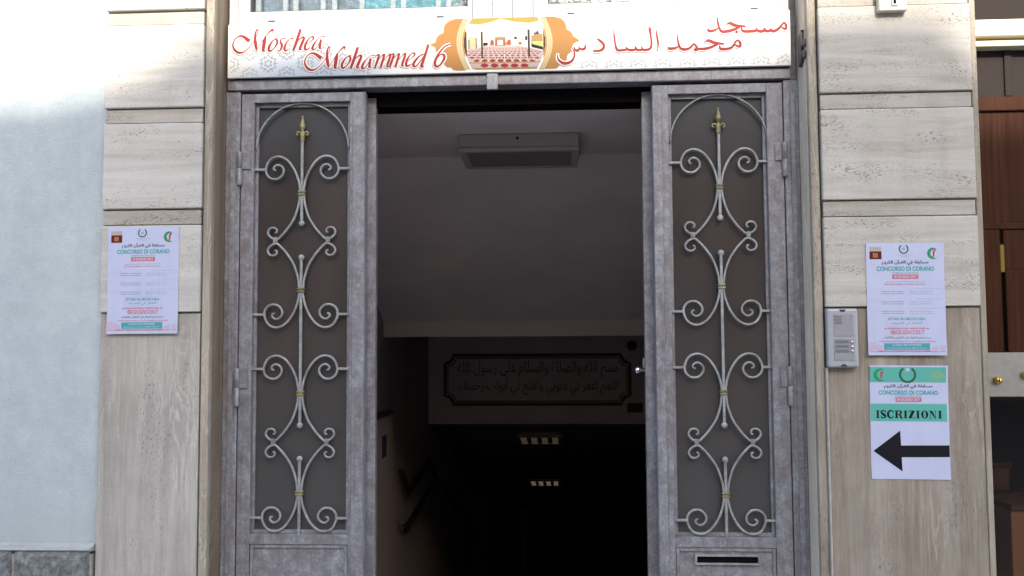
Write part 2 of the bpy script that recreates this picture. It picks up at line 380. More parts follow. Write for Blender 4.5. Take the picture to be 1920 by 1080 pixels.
def add_text(mb, s, x0, x1, z0, z1, y, bold=0.):
    V, F = text_polys(s, bold)
    if not V: return mb
    a, b = min(v[0] for v in V), max(v[0] for v in V); c, d = min(v[1] for v in V), max(v[1] for v in V)
    vs = [mb.b.verts.new((x0+(v[0]-a)/(b-a)*(x1-x0), y, z0+(v[1]-c)/(d-c)*(z1-z0))) for v in V]
    for f in F:
        try: mb.b.faces.new([vs[i] for i in f])
        except ValueError: pass
    return mb

# ================================================================== SETTING
MB().box(-60, -1.45, -1.5, 60, -.4, -.3).box(1.3, 60, -1.5, 60, -.4, -.3).box(-1.4499, 1.2999, 16, 60, -.4, -.3).box(-1.4499, 1.2999, -1.5, .19, -.4, -.3).build('ground', 'asphalt', kind='structure')
MB().box(-60, 60, -60, -1.4, -.2, 0).build('road', 'asphalt', kind='structure')
pv = MB().box(-60, 60, -1.28, .19, -.2, .13).build('pavement', 'paving', kind='structure')
MB().box(-60, 60, -1.4, -1.284, -.2, .12, .01).build('kerb', 'stone_band', pv)

# upper facade that carries on above the frame
MB().box(-6, 4.2, .06, .4, 3.752, 7.2).build('upper_wall', 'plaster', kind='structure')
MB().box(-6.2, -6.001, .06, 17.2, -.29, 7.2).box(4.201, 4.4, .06, 17.2, -.29, 7.2).box(-6, 4.2, 17, 17.2, -.29, 7.2).box(-6, 4.2, .401, 16.99, 7.0, 7.2).box(3.201, 4.2, .06, .4, -.29, 3.75).build('building_shell', 'plaster', kind='structure')

# house across the street, behind the camera: its roof line shades the facade
OY = -17.0; kx = -OY*math.tan(R(SUN_AZ)); kz = -OY*math.tan(R(SUN_EL))/math.cos(R(SUN_AZ))
hs = empty('house', (1, OY-4, 0), 'ochre house with brown shutters facing the mosque door from across the street', 'house')
RZ = 2.50+kz
box('wall', 'ochre', hs, -14, 16, OY-8, OY-.03, 0, RZ-.12, 0)
box('roof', 'roof', hs, -14.2, 16.2, OY-8, OY, RZ-.118, RZ, 0)
MB().prism([(-2.1+kx, RZ+.002), (-2.0+kx, RZ+.035), (-1.75+kx, RZ+.07), (-1.42+kx, RZ+.25), (-.80+kx, RZ+.27), (-.55+kx, RZ+.23), (.90+kx, RZ+.23), (1.00+kx, RZ+.27), (1.50+kx, RZ+.27), (1.72+kx, RZ+.002)], OY-2.2, OY-.02).build('roof_ridge', 'roof', hs)
for wx in (-12, -9.4, -6.8, -4.2, -1.6, 3.6, 6.2, 8.8, 11.4, 14):
    for wz in (1.0, 4.2):
        sh = box('shutter', 'shutter', hs, wx-.55, wx+.55, OY-.02, OY+.05, wz, wz+1.7, .005)

# ------------------------------------------------------------------ plaster wall with plinth
pw = empty('plaster_wall', (-3.9, .03, .13), 'pale blue plastered wall with a low rough stone plinth', 'wall')
box('plaster', 'plaster', pw, -6, -1.860, .03, .35, .66, 3.75, 0)
MB().prism_x([(-.0125, .6735), (-.010, .6765), (.012, .682), (.029, .692), (.029, .662), (-.008, .668)], -6, -1.866).build('ledge', 'ledge', pw)
jx = at(20, 1060, -.01)[0]
def rough_stone(x0, x1):
    m = MB(); nx, nz = 26, 22; y0 = -.014
    b = m.b; g = [[None]*(nz+1) for _ in range(nx+1)]
    for i in range(nx+1):
        for j in range(nz+1):
            e = min(i, nx-i, j, nz-j)
            dy = 0.018 if e == 0 else random.uniform(-.006, .004)
            x = x0+(x1-x0)*i/nx; z = .14+(.6725-.14)*j/nz
            g[i][j] = b.verts.new((x, y0+dy, z))
    for i in range(nx):
        for j in range(nz): b.faces.new((g[i][j], g[i+1][j], g[i+1][j+1], g[i][j+1])).smooth = False
    m.build('plinth_stone', 'granite', pw)
rough_stone(jx+.004, -1.874)
for k in range(3): rough_stone(jx-.004-.62*(k+1)+.004, jx-.004-.62*k-.004 if k else jx-.004)
box('plinth_core', 'stone_band', pw, -6, -1.866, .004, .03, .13, .654, 0)

# ------------------------------------------------------------------ stone pilasters
def pilaster(x0, x1, rows, slab_top, label, mats, extra):
    t = empty('stone_pilaster', ((x0+x1)/2, .1, .13), label, 'pilaster')
    box('core', 'slab', t, x0+.004, x1-.004, .034, .4, .13, 3.75, 0)
    for kind, z0, z1 in rows:
        if kind == 'block': box('stone_block', mats[0], t, x0, x1, 0, .034, z0+.0015, z1-.0015, .0035)
        else: box('stone_band', mats[1], t, x0+.003, x1-.003, .010, .034, z0+.001, z1-.001, .001)
    w = (x1-x0)
    box('stone_slab', mats[2], t, x0, x1-.001, .012, .034, .13, slab_top-.002, .002)
    extra(t)
    return t
rowsL = [('block', 2.858, 3.21), ('band', 2.80, 2.852), ('block', 2.450, 2.798), ('band', 2.390, 2.447), ('block', 2.034, 2.388), ('band', 1.971, 2.031), ('block', 1.614, 1.969), ('band', 3.212, 3.27), ('block', 3.272, 3.74)]
def exL(t):
    box('edge_strip', 'strip', t, -1.437, -1.404, .010, .040, .13, 3.75, .003)
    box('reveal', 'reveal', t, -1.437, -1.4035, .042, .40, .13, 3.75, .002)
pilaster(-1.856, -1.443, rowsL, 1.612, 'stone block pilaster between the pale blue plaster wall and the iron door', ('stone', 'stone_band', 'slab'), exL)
rowsR = [('block', 2.862, 3.21), ('band', 2.80, 2.859), ('block', 2.452, 2.798), ('band', 2.390, 2.449), ('block', 2.030, 2.388), ('band', 1.967, 2.027), ('block', 1.614, 1.965), ('band', 3.212, 3.27), ('block', 3.272, 3.74)]
def exR(t):
    box('edge_strip', 'strip', t, .986, 1.019, .010, .040, .13, 3.75, .003)
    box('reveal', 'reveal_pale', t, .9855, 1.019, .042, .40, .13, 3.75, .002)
    box('border_strip', 'strip', t, 1.6125, 1.636, .016, .40, .13, 3.75, .003)
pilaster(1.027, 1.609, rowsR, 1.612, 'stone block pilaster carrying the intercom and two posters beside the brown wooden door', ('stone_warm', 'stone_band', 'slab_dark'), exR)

# ================================================================== IRON DOOR
Yf = .145
fr = empty('iron_door_frame', (-.2, .17, .13), 'grey blotched iron frame with a lintel bar round the open doorway', 'door frame')
def post(x0, x1):
    o = box('post', 'iron', fr, x0, x1, Yf, .21, .13, 2.552, .003)
    w = x1-x0
    box('cover_strip', 'iron', o, x0+w*.38, x0+w*.72, Yf-.006, Yf-.0005, .14, 2.50, .0015)
post(-1.4025, -1.341); post(.924, .985)
box('lintel', 'iron', fr, -1.395, .953, .137, .215, 2.556, 2.601, .003)
box('upright', 'iron', fr, .956, .9845, .165, .215, 2.556, 3.7, .002)
box('stop_plate', 'iron_bar', fr, -.292, -.246, .126, .1365, 2.534, 2.6035, .002)

# scroll geometry (units: 0.00071 m), right-hand bar of one tie
U = .00071
VOL = [(9,0),(13,-35),(24,-85),(50,-145),(90,-197),(140,-220),(190,-205),(217,-158),(214,-115),(185,-88),(145,-87),(117,-112),(112,-140),(126,-162),(150,-170),(171,-156),(169,-140),(157,-137)]
FLR = [(9,0),(13,25),(20,75),(45,150),(85,213),(125,258),(152,277),(187,262),(203,236),(191,211),(166,206),(149,218),(150,234),(160,236)]
CZ = (2.119, 1.709, 1.279, .870)       # ties
def scrolls(par, cx, gx0, gx1):
    y = .163
    nodes = []
    for i, cz in enumerate(CZ):
        sg = 1 if i % 2 == 0 else -1   # +1: volute up
        for s in (-1, 1):
            pts = [(p[0], p[1]) for p in VOL[::-1]]+[(p[0], p[1]) for p in FLR[1:]]
            path = smooth_path(pts, 6)
            n = len(path); ws = [.0088*(.72+.28*min(1, 4*min(j, n-1-j)/n+.1)) for j in range(n)]
            MB().bar([(cx+s*p[0]*U, cz-sg*p[1]*U) for p in path], ws, y, .010).build('scroll_bar', 'iron_bar', par)
            az = cz+sg*143*U; ax = cx+s*217*U; ex = gx1+.004 if s > 0 else gx0-.004
            MB().box(min(ax, ex), max(ax, ex), y-.006, y+.006, az-.0048, az+.0048, .001).build('scroll_arm', 'iron_bar', par)
            if i % 2 == 0:
                nx, nz = cx+s*158*U, cz-279*U
                m = MB()
                for k in (-1, 0, 1): m.box(nx+k*.0055-.0022, nx+k*.0055+.0022, y-.008, y+.008, nz-.011, nz+.011, .001)
                m.build('clasp', 'iron_bar', par)
        m = MB()
        for dz in (-.006, .006): m.box(cx-.0155, cx+.0155, y-.0105, y+.0105, cz+dz-.004, cz+dz+.004, .0018)
        m.build('tie_collar', 'gold', par)
    def centre(z0, z1, d0, d1):
        m = MB().box(cx-.0055, cx+.0055, y-.0055, y+.0055, z0, z1, .001)
        for d, zz in ((d0, z0), (d1, z1)):
            if d: m.lathe([(.002, -.0065), (.0105, -.006), (.0125, -.003), (.0125, .003), (.0105, .006), (.002, .0065)], (cx, y, zz), 'y', 14)
        m.build('centre_bar', 'iron_bar', par)
    centre(1.99, 2.338, True, False); centre(1.147, 1.846, True, True); centre(.704, 1.009, False, True)
    arc = [(cx+.198*math.cos(a), 2.304+.198*math.sin(a)) for a in [math.pi*k/40 for k in range(41)]]
    MB().bar(arc, .0062, y, .010).build('arch_bar', 'iron_bar', par)
    # spear finial with two curled side leaves
    f = MB()
    z0 = 2.338
    f.lathe([(.0005, .112), (.004, .109), (.0045, .105), (.003, .1015), (.0035, .098), (.0125, .068), (.0135, .062), (.0095, .056), (.0062, .050), (.0072, .04), (.0105, .028), (.0085, .014), (.0092, .006), (.0070, 0.)], (cx, y, z0), 'z', 10)
    for s in (-1, 1):
        cur = smooth_path([(cx+s*.004, z0+.026), (cx+s*.012, z0+.040), (cx+s*.021, z0+.041), (cx+s*.025, z0+.033), (cx+s*.021, z0+.027), (cx+s*.017, z0+.030)], 4)
        f.bar(cur, .0065, y, .010)
    f.build('spear_finial', 'gold', par)

def leaf(x0, x1, gx0, gx1, cx, cover, label, slot):
    """x0..x1 outline, gx0..gx1 glass, cover = (a,b) proud flat on the closing side"""
    t = empty('iron_door_leaf', ((x0+x1)/2, .17, .14), label, 'door', 'scrollwork door leaves')
    y0, y1, zt, zb = .149, .192, 2.543, .15
    f = MB()
    f.box(x0, gx0, y0, y1, zb, zt, .002).box(gx1, x1, y0, y1, zb, zt, .002)
    f.box(gx0+.0002, gx1-.0002, y0, y1, 2.505, zt-.0005, .001).box(gx0+.0002, gx1-.0002, y0, y1, .664, .704, .001).box(gx0+.0002, gx1-.0002, y0, y1, zb+.001, .22, .001)
    fo = f.build('leaf_frame', 'iron', t)
    box('cover_flat', 'iron', t, cover[0], cover[1], y0-.012, y0-.0005, zb, zt-.006, .002)
    b = MB(); w = .013
    b.box(gx0+.0005, gx0+w, y0+.020, y0+.034, .7045, 2.5045, .001).box(gx1-w, gx1-.0005, y0+.020, y0+.034, .7045, 2.5045, .001)
    b.box(gx0+w+.0003, gx1-w-.0003, y0+.020, y0+.034, 2.488, 2.5045, .001).box(gx0+w+.0003, gx1-w-.0003, y0+.020, y0+.034, .7045, .718, .001)
    b.build('glazing_bead', 'iron', t)
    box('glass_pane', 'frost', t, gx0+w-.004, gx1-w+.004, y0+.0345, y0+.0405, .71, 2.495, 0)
    box('lower_panel', 'iron', t, gx0+.0005, gx1-.0005, y0+.012, y0+.03, .2205, .6635, .001)
    b = MB(); q = .016
    b.box(gx0+.002, gx0+q, y0+.004, y0+.0115, .222, .662, .002).box(gx1-q, gx1-.002, y0+.004, y0+.0115, .222, .662, .002)
    b.box(gx0+q+.0003, gx1-q-.0003, y0+.004, y0+.0115, .647, .662, .002)
    b.build('panel_moulding', 'iron', t)
    scrolls(t, cx, gx0, gx1)
    if slot:
        sx0, sz1 = at(1307, 1044, y0)[0], at(1365, 1044, y0)[1]; sx1 = at(1422, 1050, y0)[0]; sz0 = sz1-.026
        m = MB().box(sx0-.008, sx1+.008, y0-.001, y0+.0115, sz1, sz1+.007, .001).box(sx0-.008, sx1+.008, y0-.001, y0+.0115, sz0-.007, sz0, .001)
        m.box(sx0-.008, sx0, y0-.001, y0+.0115, sz0, sz1, .001).box(sx1, sx1+.008, y0-.001, y0+.0115, sz0, sz1, .001)
        so = m.build('letter_slot', 'iron_bar', t)
        box('slot_mouth', 'dark', so, sx0, sx1, y0+.0095, y0+.0117, sz0, sz1, 0)
    return t
def hinge(par, x, z0, z1, side, xl):
    h = MB().lathe([(.004, 0), (.0105, .002), (.0115, .006), (.0115, (z1-z0)*.5-.001), (.0095, (z1-z0)*.5), (.0115, (z1-z0)*.5+.001), (.0115, z1-z0-.006), (.009, z1-z0-.001), (.003, z1-z0)], (x, .139, z0), 'z', 12)
    h.box(min(x, xl), max(x, xl), .1425, .1485, z0+(z1-z0)*.48, z1-.004, .001)
    h.build('hinge', 'iron', par)
la = leaf(-1.337, -.806, -1.282, -.872, -1.078, (-.858, -.8065), 'scrollwork iron door leaf with no letter slot, beside the pale blue wall side', False)
lb = leaf(.390, .920, .457, .855, .6615, (.3905, .428), 'scrollwork iron door leaf with a letter slot in its lower panel', True)
for z0, z1 in ((2.15, 2.295), (1.225, 1.385)):
    hinge(la, -1.339, z0, z1, -1, -1.295); hinge(lb, .9222, z0, z1, 1, .885)

# inner leaves folded back into the hall, seen edge on
def folded(x0, x1, label, knob, top):
    t = empty('folded_door_leaf', ((x0+x1)/2, .45, .14), label, 'door', 'inner leaves folded behind the outer ones')
    a, b = (x0-.44, x1) if not knob else (x0, x1+.44)
    ya, yb = .213, .253
    m = MB().box(a, a+.05, ya, yb, .15, top, .002).box(b-.05, b, ya, yb, .15, top, .002)
    for e, f_ in ((top-.05, top-.0005), (.664, .704), (.1505, .22)): m.box(a+.0503, b-.0503, ya+.001, yb-.001, e, f_, .001)
    m.build('leaf_frame', 'iron', t)
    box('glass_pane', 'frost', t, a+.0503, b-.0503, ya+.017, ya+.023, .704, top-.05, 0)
    box('lower_panel', 'iron', t, a+.0503, b-.0503, ya+.012, ya+.028, .22, .664, 0)
    if knob:
        kx_, kz_ = at(1199, 694, .245)
        m = MB().lathe([(.003, 0), (.007, -.004), (.007, -.018), (.012, -.022), (.016, -.030), (.014, -.039), (.006, -.044), (.001, -.045)], (x0+.002, .243, kz_), 'x', 14)
        m.build('door_knob', 'chrome', t, smooth=True)
        box('latch', 'iron', t, x0-.008, x0-.0005, .235, .25, kz_+.01, kz_+.05, .001)
    return t
folded(-.812, -.775, 'inner iron leaf folded back flat behind the leaf without letter slot', False, 2.533)
folded(.354, .389, 'inner iron leaf with a shiny knob folded back flat behind the letter slot leaf', True, 2.535)

# ================================================================== SIGN
SY = .118
sg = empty('mosque_sign', (-.22, .125, 2.604), 'long white printed sign in red Italian and Arabic script above the door', 'sign')
SX0, SX1, SZ0, SZ1 = -1.388, .951, 2.604, 2.834
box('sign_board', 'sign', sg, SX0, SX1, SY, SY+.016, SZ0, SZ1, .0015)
EZ = .0004
def tr1(x, y): return at(425+x/8.727, 40+y/8.727, SY)
def trK(ox, oy, k): return lambda x, y: at(ox+x/k, oy+y/k, SY)
t1 = trK(425, 40, 8.727); t2 = trK(560, 60, 6.4); t3 = trK(1030, 30, 8.0); t4 = trK(1220, 20, 7.111); t5 = trK(800, 15, 6.4)
PXM = .00218
def off(tr, dx, dy): return lambda x, y: tr(x+dx, y+dy)
M1 = [[(375,325,44),(340,300,42),(290,262,34),(235,243,24),(180,260,15),(130,310,14),(105,380,18),(120,450,26),(165,500,30),(220,518,26),(290,500,15),(370,430,10),(440,340,8),(490,250,8),(515,180,11),(515,143,14),(498,140,15),(475,200,22),(468,290,32),(480,400,38),(492,475,14)],
      [(490,475,8),(560,370,8),(640,250,10),(700,180,16),(755,140,26),(760,180,6)], [(640,245,22),(620,340,40),(605,430,38),(600,480,32),(632,488,12)]]
o1 = [[(815,290,8),(760,320,15),(705,400,28),(690,465,30),(712,490,24),(770,450,13),(825,370,24),(828,315,26),(800,303,12)], [(775,302,6),(820,284,11),(850,287,6)]]
s1 = [[(955,292,20),(920,280,11),(890,302,14),(885,340,23),(905,390,30),(895,450,24),(860,490,15),(830,480,14)]]
c1 = [[(1092,290,24),(1050,285,11),(990,340,17),(950,430,30),(957,480,26),(1000,470,13),(1050,430,6)]]
h1 = [[(1212,130,30),(1170,260,34),(1130,380,34),(1095,470,28)], [(1110,420,7),(1180,310,10),(1250,262,22),(1265,290,30),(1220,400,32),(1200,460,28),(1232,465,8)]]
e1 = [[(1290,390,7),(1370,340,9),(1422,282,20),(1410,256,22),(1365,270,13),(1300,360,26),(1280,440,30),(1302,468,22),(1370,430,8)]]
a1 = [[(1622,250,15),(1560,252,9),(1490,300,9),(1430,380,24),(1405,450,30),(1432,465,18),(1480,420,9),(1545,310,9)], [(1545,300,26),(1530,390,30),(1525,440,28),(1552,445,10)]]
m2 = [[(925,292,8),(965,275,22),(945,350,26),(915,432,22)], [(922,390,7),(980,310,8),(1027,268,18),(1020,310,26),(985,425,24)], [(998,385,7),(1050,310,8),(1102,266,18),(1095,310,26),(1063,410,24),(1088,415,6)]]
d2 = [[(1500,268,9),(1440,300,15),(1385,370,23),(1380,408,22),(1410,412,13),(1470,340,9),(1530,240,7)], [(1557,150,24),(1525,260,23),(1480,390,26),(1476,418,20),(1508,408,6)], [(1470,272,8),(1540,258,8)]]
six = [[(1825,148,12),(1750,180,15),(1670,280,19),(1635,370,25),(1652,415,22),(1700,395,15),(1747,320,23),(1742,275,22),(1700,275,11),(1660,322,8)]]
ar_masjid = [[(1738,205,26),(1775,163,24),(1806,205,30),(1794,247,26),(1748,226,22)], [(1740,205,28),(1690,252,34),(1640,275,36),(1602,260,34),(1590,232,10)], [(1604,265,34),(1550,275,34),(1522,255,30),(1505,222,10)], [(1524,262,34),(1470,278,36),(1422,265,30),(1400,228,10)],
  [(1412,265,34),(1360,275,36),(1232,275,32),(1208,222,10)], [(1012,182,10),(1060,170,36),(1130,200,38),(1268,212,22)], [(1190,215,28),(1120,250,34),(1030,275,38),(950,280,34),(912,230,26),(892,150,24),(884,78,10)], [(908,225,12),(870,255,24),(820,272,34),(772,270,34),(762,232,10)], [(1125,285,6),(1145,285,40),(1165,285,6)]]
ar_muh = [[(1118,432,24),(1155,398,24),(1192,430,32),(1186,482,30),(1128,460,22)], [(1122,440,28),(1080,490,30),(1030,510,34),(932,510,34),(918,462,10)], [(722,422,10),(770,400,36),(850,430,38),(980,446,22)], [(892,448,28),(800,490,32),(720,510,34),(640,512,32),(600,522,40),(580,510,30)],
  [(600,520,30),(612,490,30),(575,445,22),(545,478,26),(500,510,30),(440,518,36),(390,495,30),(366,420,24),(350,316,10)], [(378,470,12),(330,500,28),(250,508,34),(228,482,10)]]
ar_alef = [[(70,256,10),(85,350,24),(98,440,22),(92,528,8)]]
ar_sadis = [[(1500,165,10),(1506,200,38),(1520,300,26),(1532,420,28),(1510,490,32),(1450,510,34),(1402,505,30),(1380,452,10)], [(1402,505,32),(1330,515,32),(1302,490,28),(1284,448,10)], [(1304,500,32),(1230,515,36),(1172,500,30),(1144,456,10)], [(1164,505,32),(1090,515,32),(1020,512,36),(990,430,24),(975,320,24),(964,214,10)],
  [(718,345,26),(780,390,36),(817,440,34),(800,500,36),(740,525,30),(658,525,26)], [(534,415,10),(537,480,30),(500,502,36),(462,490,24),(438,455,10)], [(458,490,28),(420,522,36),(390,505,24),(366,458,10)], [(345,478,10),(375,540,22),(370,620,24),(320,690,32),(220,712,40),(140,662,28),(124,600,14),(132,560,6)]]
WORD = []
sets = [(t1, 8.727, M1+o1+s1+c1+h1+e1+a1, 1.45), (off(t1, 1175, 281), 8.727, M1, 1.45)]
def shifted(src, dx, dy): return lambda x, y: at(425+x/8.727+dx, 40+y/8.727+dy, SY)
sets += [(shifted(t1, 137, 31.7), 8.727, o1, 1.45), (shifted(t1, 107.3, 34), 8.727, h1, 1.45), (shifted(t1, 93, 35.4), 8.727, a1, 1.45), (t2, 6.4, m2, 1.15), (off(t2, 178, -9), 6.4, m2, 1.15), (shifted(t1, 189.8, 30.6), 8.727, e1, 1.45), (t2, 6.4, d2+six, 1.4),
         (t4, 7.111, ar_masjid+ar_muh+ar_alef, 1.15), (t3, 8.0, ar_sadis, 1.15)]
halo, shade = MB(), MB(); cnt = 0
sets = [st_[:2]+(w_,)+st_[3:] if False else st_ for st_ in sets for w_ in (0,)]
words = {}
for si, (tr, k, strokes, fat) in enumerate(sets):
    for st in strokes:
        p = smooth_path(st, 5); cnt += 1; e = cnt*2e-6
        W = [(*tr(x, y), max(4, w)*fat/k*PXM) for x, y, w in p]
        key = 'red word Moschea' if si == 0 else 'red words Mohammed 6' if si < 9 else 'red Arabic word in two tiers' if si == 9 else 'red Arabic word beside the medallion'
        words.setdefault(key, MB()).ribbon(W, SY-3*EZ-e, 4e-7)
        def grow(q, dx, dz): 
            return [(x+dx, z+dz, w+.0088) for x, z, w in q]
        halo.ribbon(grow(W, 0, 0), SY-2*EZ-e, 4e-7)
        shade.ribbon([(x-.0022, z-.0030, w+.0082) for x, z, w in W], SY-1.4*EZ-e*.5, 2e-7)
# star pattern printed faintly behind the lettering
def star_lines(mb, c, r, w, y, clip):
    ri = r*.577
    P = [(c[0]+(r if k % 2 == 0 else ri)*math.sin(math.pi*k/6), c[1]+(r if k % 2 == 0 else ri)*math.cos(math.pi*k/6)) for k in range(12)]
    S = [(c[0]+r*(2.15 if k % 2 == 0 else 1.42)*math.sin(math.pi*k/6), c[1]+r*(2.15 if k % 2 == 0 else 1.42)*math.cos(math.pi*k/6)) for k in range(12)]
    for Q in (P, S):
        for a, b in zip(Q, Q[1:]+Q[:1]):
            if all(clip(*q) for q in (a, b)): mb.ribbon([(a[0], a[1], w), (b[0], b[1], w)], y)
    for k in range(6):
        a = (c[0]+r*1.42*math.sin(math.pi*(2*k+1)/6), c[1]+r*1.42*math.cos(math.pi*(2*k+1)/6)); b = (c[0]+r*2.25*math.sin(math.pi*(2*k+1)/6), c[1]+r*2.25*math.cos(math.pi*(2*k+1)/6))
        if clip(*a) and clip(*b): mb.ribbon([(a[0], a[1], w), (b[0], b[1], w)], y)
pa, pf = MB(), MB()
ca = t1(680, 690); cb = t1(375, 890); step = (ca[0]-cb[0]); rise = ca[1]-cb[1]; sr = .0175
def inb(x, z): return SX0+.004 < x < SX1-.004 and SZ0+.003 < z < SZ1-.012
for i in range(-2, 11):
    for j in range(-3, 5):
        cx_, cz_ = cb[0]+step*i, cb[1]+(rise if i % 2 else 0)+2*rise*j
        u = (cx_-SX0)/.62; v = (cz_-SZ0)/.23
        if not -.1 < u < 1.05: continue
        d = math.hypot((cx_+1.04)*1.0, (cz_-2.64)*1.5)
        if v > .55+.8*(u-.15) and u < .5: continue
        if d > .34: continue
        star_lines(pa if d < .20 else pf, (cx_, cz_), sr, .0042, SY-.7*EZ-(i*9+j)*1e-6, inb)
for i in range(9):
    cx_ = at(1105+46*i, 122, SY)[0]; cz_ = SZ0+.016 
    star_lines(pf, (cx_, cz_-.006), sr, .0034, SY-.7*EZ-i*1e-6, lambda x, z: inb(x, z) and z < SZ0+.05)
pa.build('star_pattern', 'pattern', sg, kind='stuff'); pf.build('star_pattern', 'pattern_faint', sg, kind='stuff')
# orange scalloped medallion with the prayer hall picture
def medal(s, cx_):
    def half(pts): return [t5(x, y) for x, y in pts]
    L = smooth_path([(460,100),(360,105),(322,140),(270,160),(215,215),(200,300),(150,325),(112,380),(105,415),(45,440),(105,475),(110,515),(150,545),(190,600),(205,660),(240,705),(290,715),(330,750),(470,750)], 4)
    Rr = smooth_path([(1400,75),(1520,72),(1550,110),(1615,130),(1665,190),(1680,255),(1730,285),(1765,345),(1830,390),(1765,425),(1740,480),(1735,520),(1690,560),(1675,620),(1650,650),(1590,690),(1560,722),(1540,728),(1400,735)], 4)
    return [t5(x, y) for x, y in L], [t5(x, y) for x, y in Rr]
def clampz(P): return [(x, min(max(z, SZ0+.001), SZ1-.001)) for x, z in P]
mL, mR = medal(0, 0)
for P_ in (mL, mR): MB().poly(clampz(P_), SY-.9*EZ).build('medallion', 'orange', sg)
for P_ in (mL, mR): MB().ribbon([(*p, .004) for p in clampz(P_[8:-8])], SY-1.05*EZ).build('medallion_outline', 'orange_line', sg)
def arcpts(bulge, inset, n=16, side=1):
    out = []
    for k in range(n+1):
        v = k/n; y = 85+v*655; b_ = math.sin(math.pi*v)
        x = (545-inset-bulge*b_) if side < 0 else (1325+inset+bulge*b_)
        out.append((x, y+(12 if side < 0 else -14)*0))
    return out
def band(side, i0, i1):
    A = arcpts(100, i0, 18, side); B = arcpts(100, i1, 18, side)
    return clampz([t5(*p) for p in A])+clampz([t5(*p) for p in B[::-1]])
for q_ in (-1, 1): MB().poly(band(q_, 18, 86), SY-1.15*EZ).build('lace_band', 'cream', sg)
dt = MB()
for side in (-1, 1):
    A = arcpts(100, 38, 46, side); B = arcpts(100, 64, 46, side)
    for k in range(1, 46):
        for q, col in ((A[k], 0), (B[k], 0)):
            c = t5(*q); r_ = .0018
            if SZ0+.004 < c[1] < SZ1-.004: dt.poly([(c[0]-r_, c[1]-r_*.4), (c[0], c[1]-r_*1.4), (c[0]+r_, c[1]+r_*.4), (c[0], c[1]+r_*1.4)], SY-1.3*EZ)
dt.build('lace_dots', 'orange_line', sg, kind='stuff')
# the picture: flat printed shapes
def pic(pts, m, lv, name='picture_print'):
    global PIC; PIC.setdefault(m, []).append(([t5(*p) for p in pts], lv))
PIC = {}
Lc = [(545-100*math.sin(math.pi*k/16), 95+k/16*640) for k in range(17)]; Rc = [(1325+100*math.sin(math.pi*k/16), 85+k/16*640) for k in range(17)]
pic(Lc+Rc[::-1], 'wall_white', 0)
pic([(548,98),(1325,84),(1352,150),(1180,190),(1030,160),(890,130),(800,165),(640,200),(505,190)], 'yellow', 1)
pic([(555,97),(1300,84),(1290,92),(900,112),(570,130)], 'orange', 2)
pic([(1000,158),(1180,176),(1300,190),(1120,260),(740,260),(640,200),(800,160),(890,128)], 'wall_white', 2)
fl = [Lc[10], (490,495), (640,468), (760,455), (1080,452), (1230,480), (1400,500)] 
pic([(452,500),(490,497),(640,468),(760,452),(1080,450),(1230,475),(1415,520)]+[p for p in Rc[11:]]+[p for p in Lc[:10:-1]], 'carpet_pale', 1)
rows_ = [(690,42,120,9),(632,30,97,10),(597,19,78,12),(567,13,66,14),(543,10,57,15),(523,8,50,16),(506,6,44,16),(492,5,39,14),(480,4,35,12)]
for yy, hh, stp, nn in rows_:
    for k in range(-nn//2-1, nn//2+2):
        xx = 935+(k+.5 if rows_.index((yy, hh, stp, nn)) % 2 else k)*stp*1.0; w_ = stp*.37
        lo = 545-100*math.sin(math.pi*(yy-95)/640)+8; hi = 1325+100*math.sin(math.pi*(yy-85)/640)-8
        if xx-w_ < lo or xx+w_ > hi: continue
        sl_ = (xx-935)*.0
        pic([(xx+w_*math.cos(a)*(1.15 if abs(math.cos(a)) > .9 else 1), yy+hh*.62*math.sin(a)) for a in [2*math.pi*q/8 for q in range(8)]], 'carpet_red', 2)
for k in range(-7, 8):
    pic([(935+k*14-1.5, 462), (935+k*14+1.5, 462), (935+k*97+5, 640), (935+k*97-5, 640)] if abs(k) < 5 else [(935+k*14-1.5, 462), (935+k*14+1.5, 462), (935+k*50+4, 545), (935+k*50-4, 545)], 'wall_white', 2.4)
pic([(505,655),(1370,640),(1372,652),(510,668)], 'tan', 2.7); pic([(560,722),(1330,706),(1322,730),(580,742)], 'tan', 2.7)
for x0_, x1_, y0_, y1_ in ((648,676,288,606),(1208,1240,258,588)): pic([(x0_,y0_),(x1_-4,y0_),(x1_+2,y1_),(x0_+10,y1_)], 'dark_brown', 4)
pic([Lc[5],(478,265),(485,600),Lc[13],Lc[11],Lc[9],Lc[7]], 'dark_brown', 3); pic([Rc[4],(1398,250),(1400,530),Rc[11],Rc[9],Rc[7]], 'dark_brown', 3)
pic([(505,345),(590,355),(598,470),(505,495)], 'cream', 2); pic([(500,380),(512,380),(514,492),(502,495)], 'black', 3); pic([(588,360),(600,360),(602,488),(590,490)], 'dark_brown', 3)
pic([(678,418),(732,415),(734,450),(680,458)], 'black', 3); pic([(600,440),(650,435),(650,475),(602,488)], 'photo_top', 2)
pic([(822,352),(942,350),(946,452),(820,454)], 'arch_red', 2); pic([(850,385),(915,384),(918,446),(848,447)], 'wall_white', 3); pic([(835,362),(930,360),(930,376),(835,378)], 'tan', 3)
pic([(764,395),(785,378),(806,395),(808,448),(762,450)], 'arch_red', 3); pic([(968,390),(990,374),(1010,390),(1012,444),(966,446)], 'arch_red', 3); pic([(940,410),(966,405),(968,444),(942,446)], 'orange', 3)
pic([(1102,410),(1138,408),(1140,438),(1102,440)], 'arch_red', 3); pic([(1048,348),(1084,348),(1084,372),(1048,372)], 'black', 3); pic([(1180,340),(1206,338),(1206,385),(1182,388)], 'black', 3)
pic([(1254,330),(1392,308),(1394,470),(1256,435)], 'tan', 2); pic([(1270,400),(1390,400),(1392,462),(1270,430)], 'lime', 3); pic([(1254,430),(1396,468),(1398,502),(1258,470)], 'black', 3)
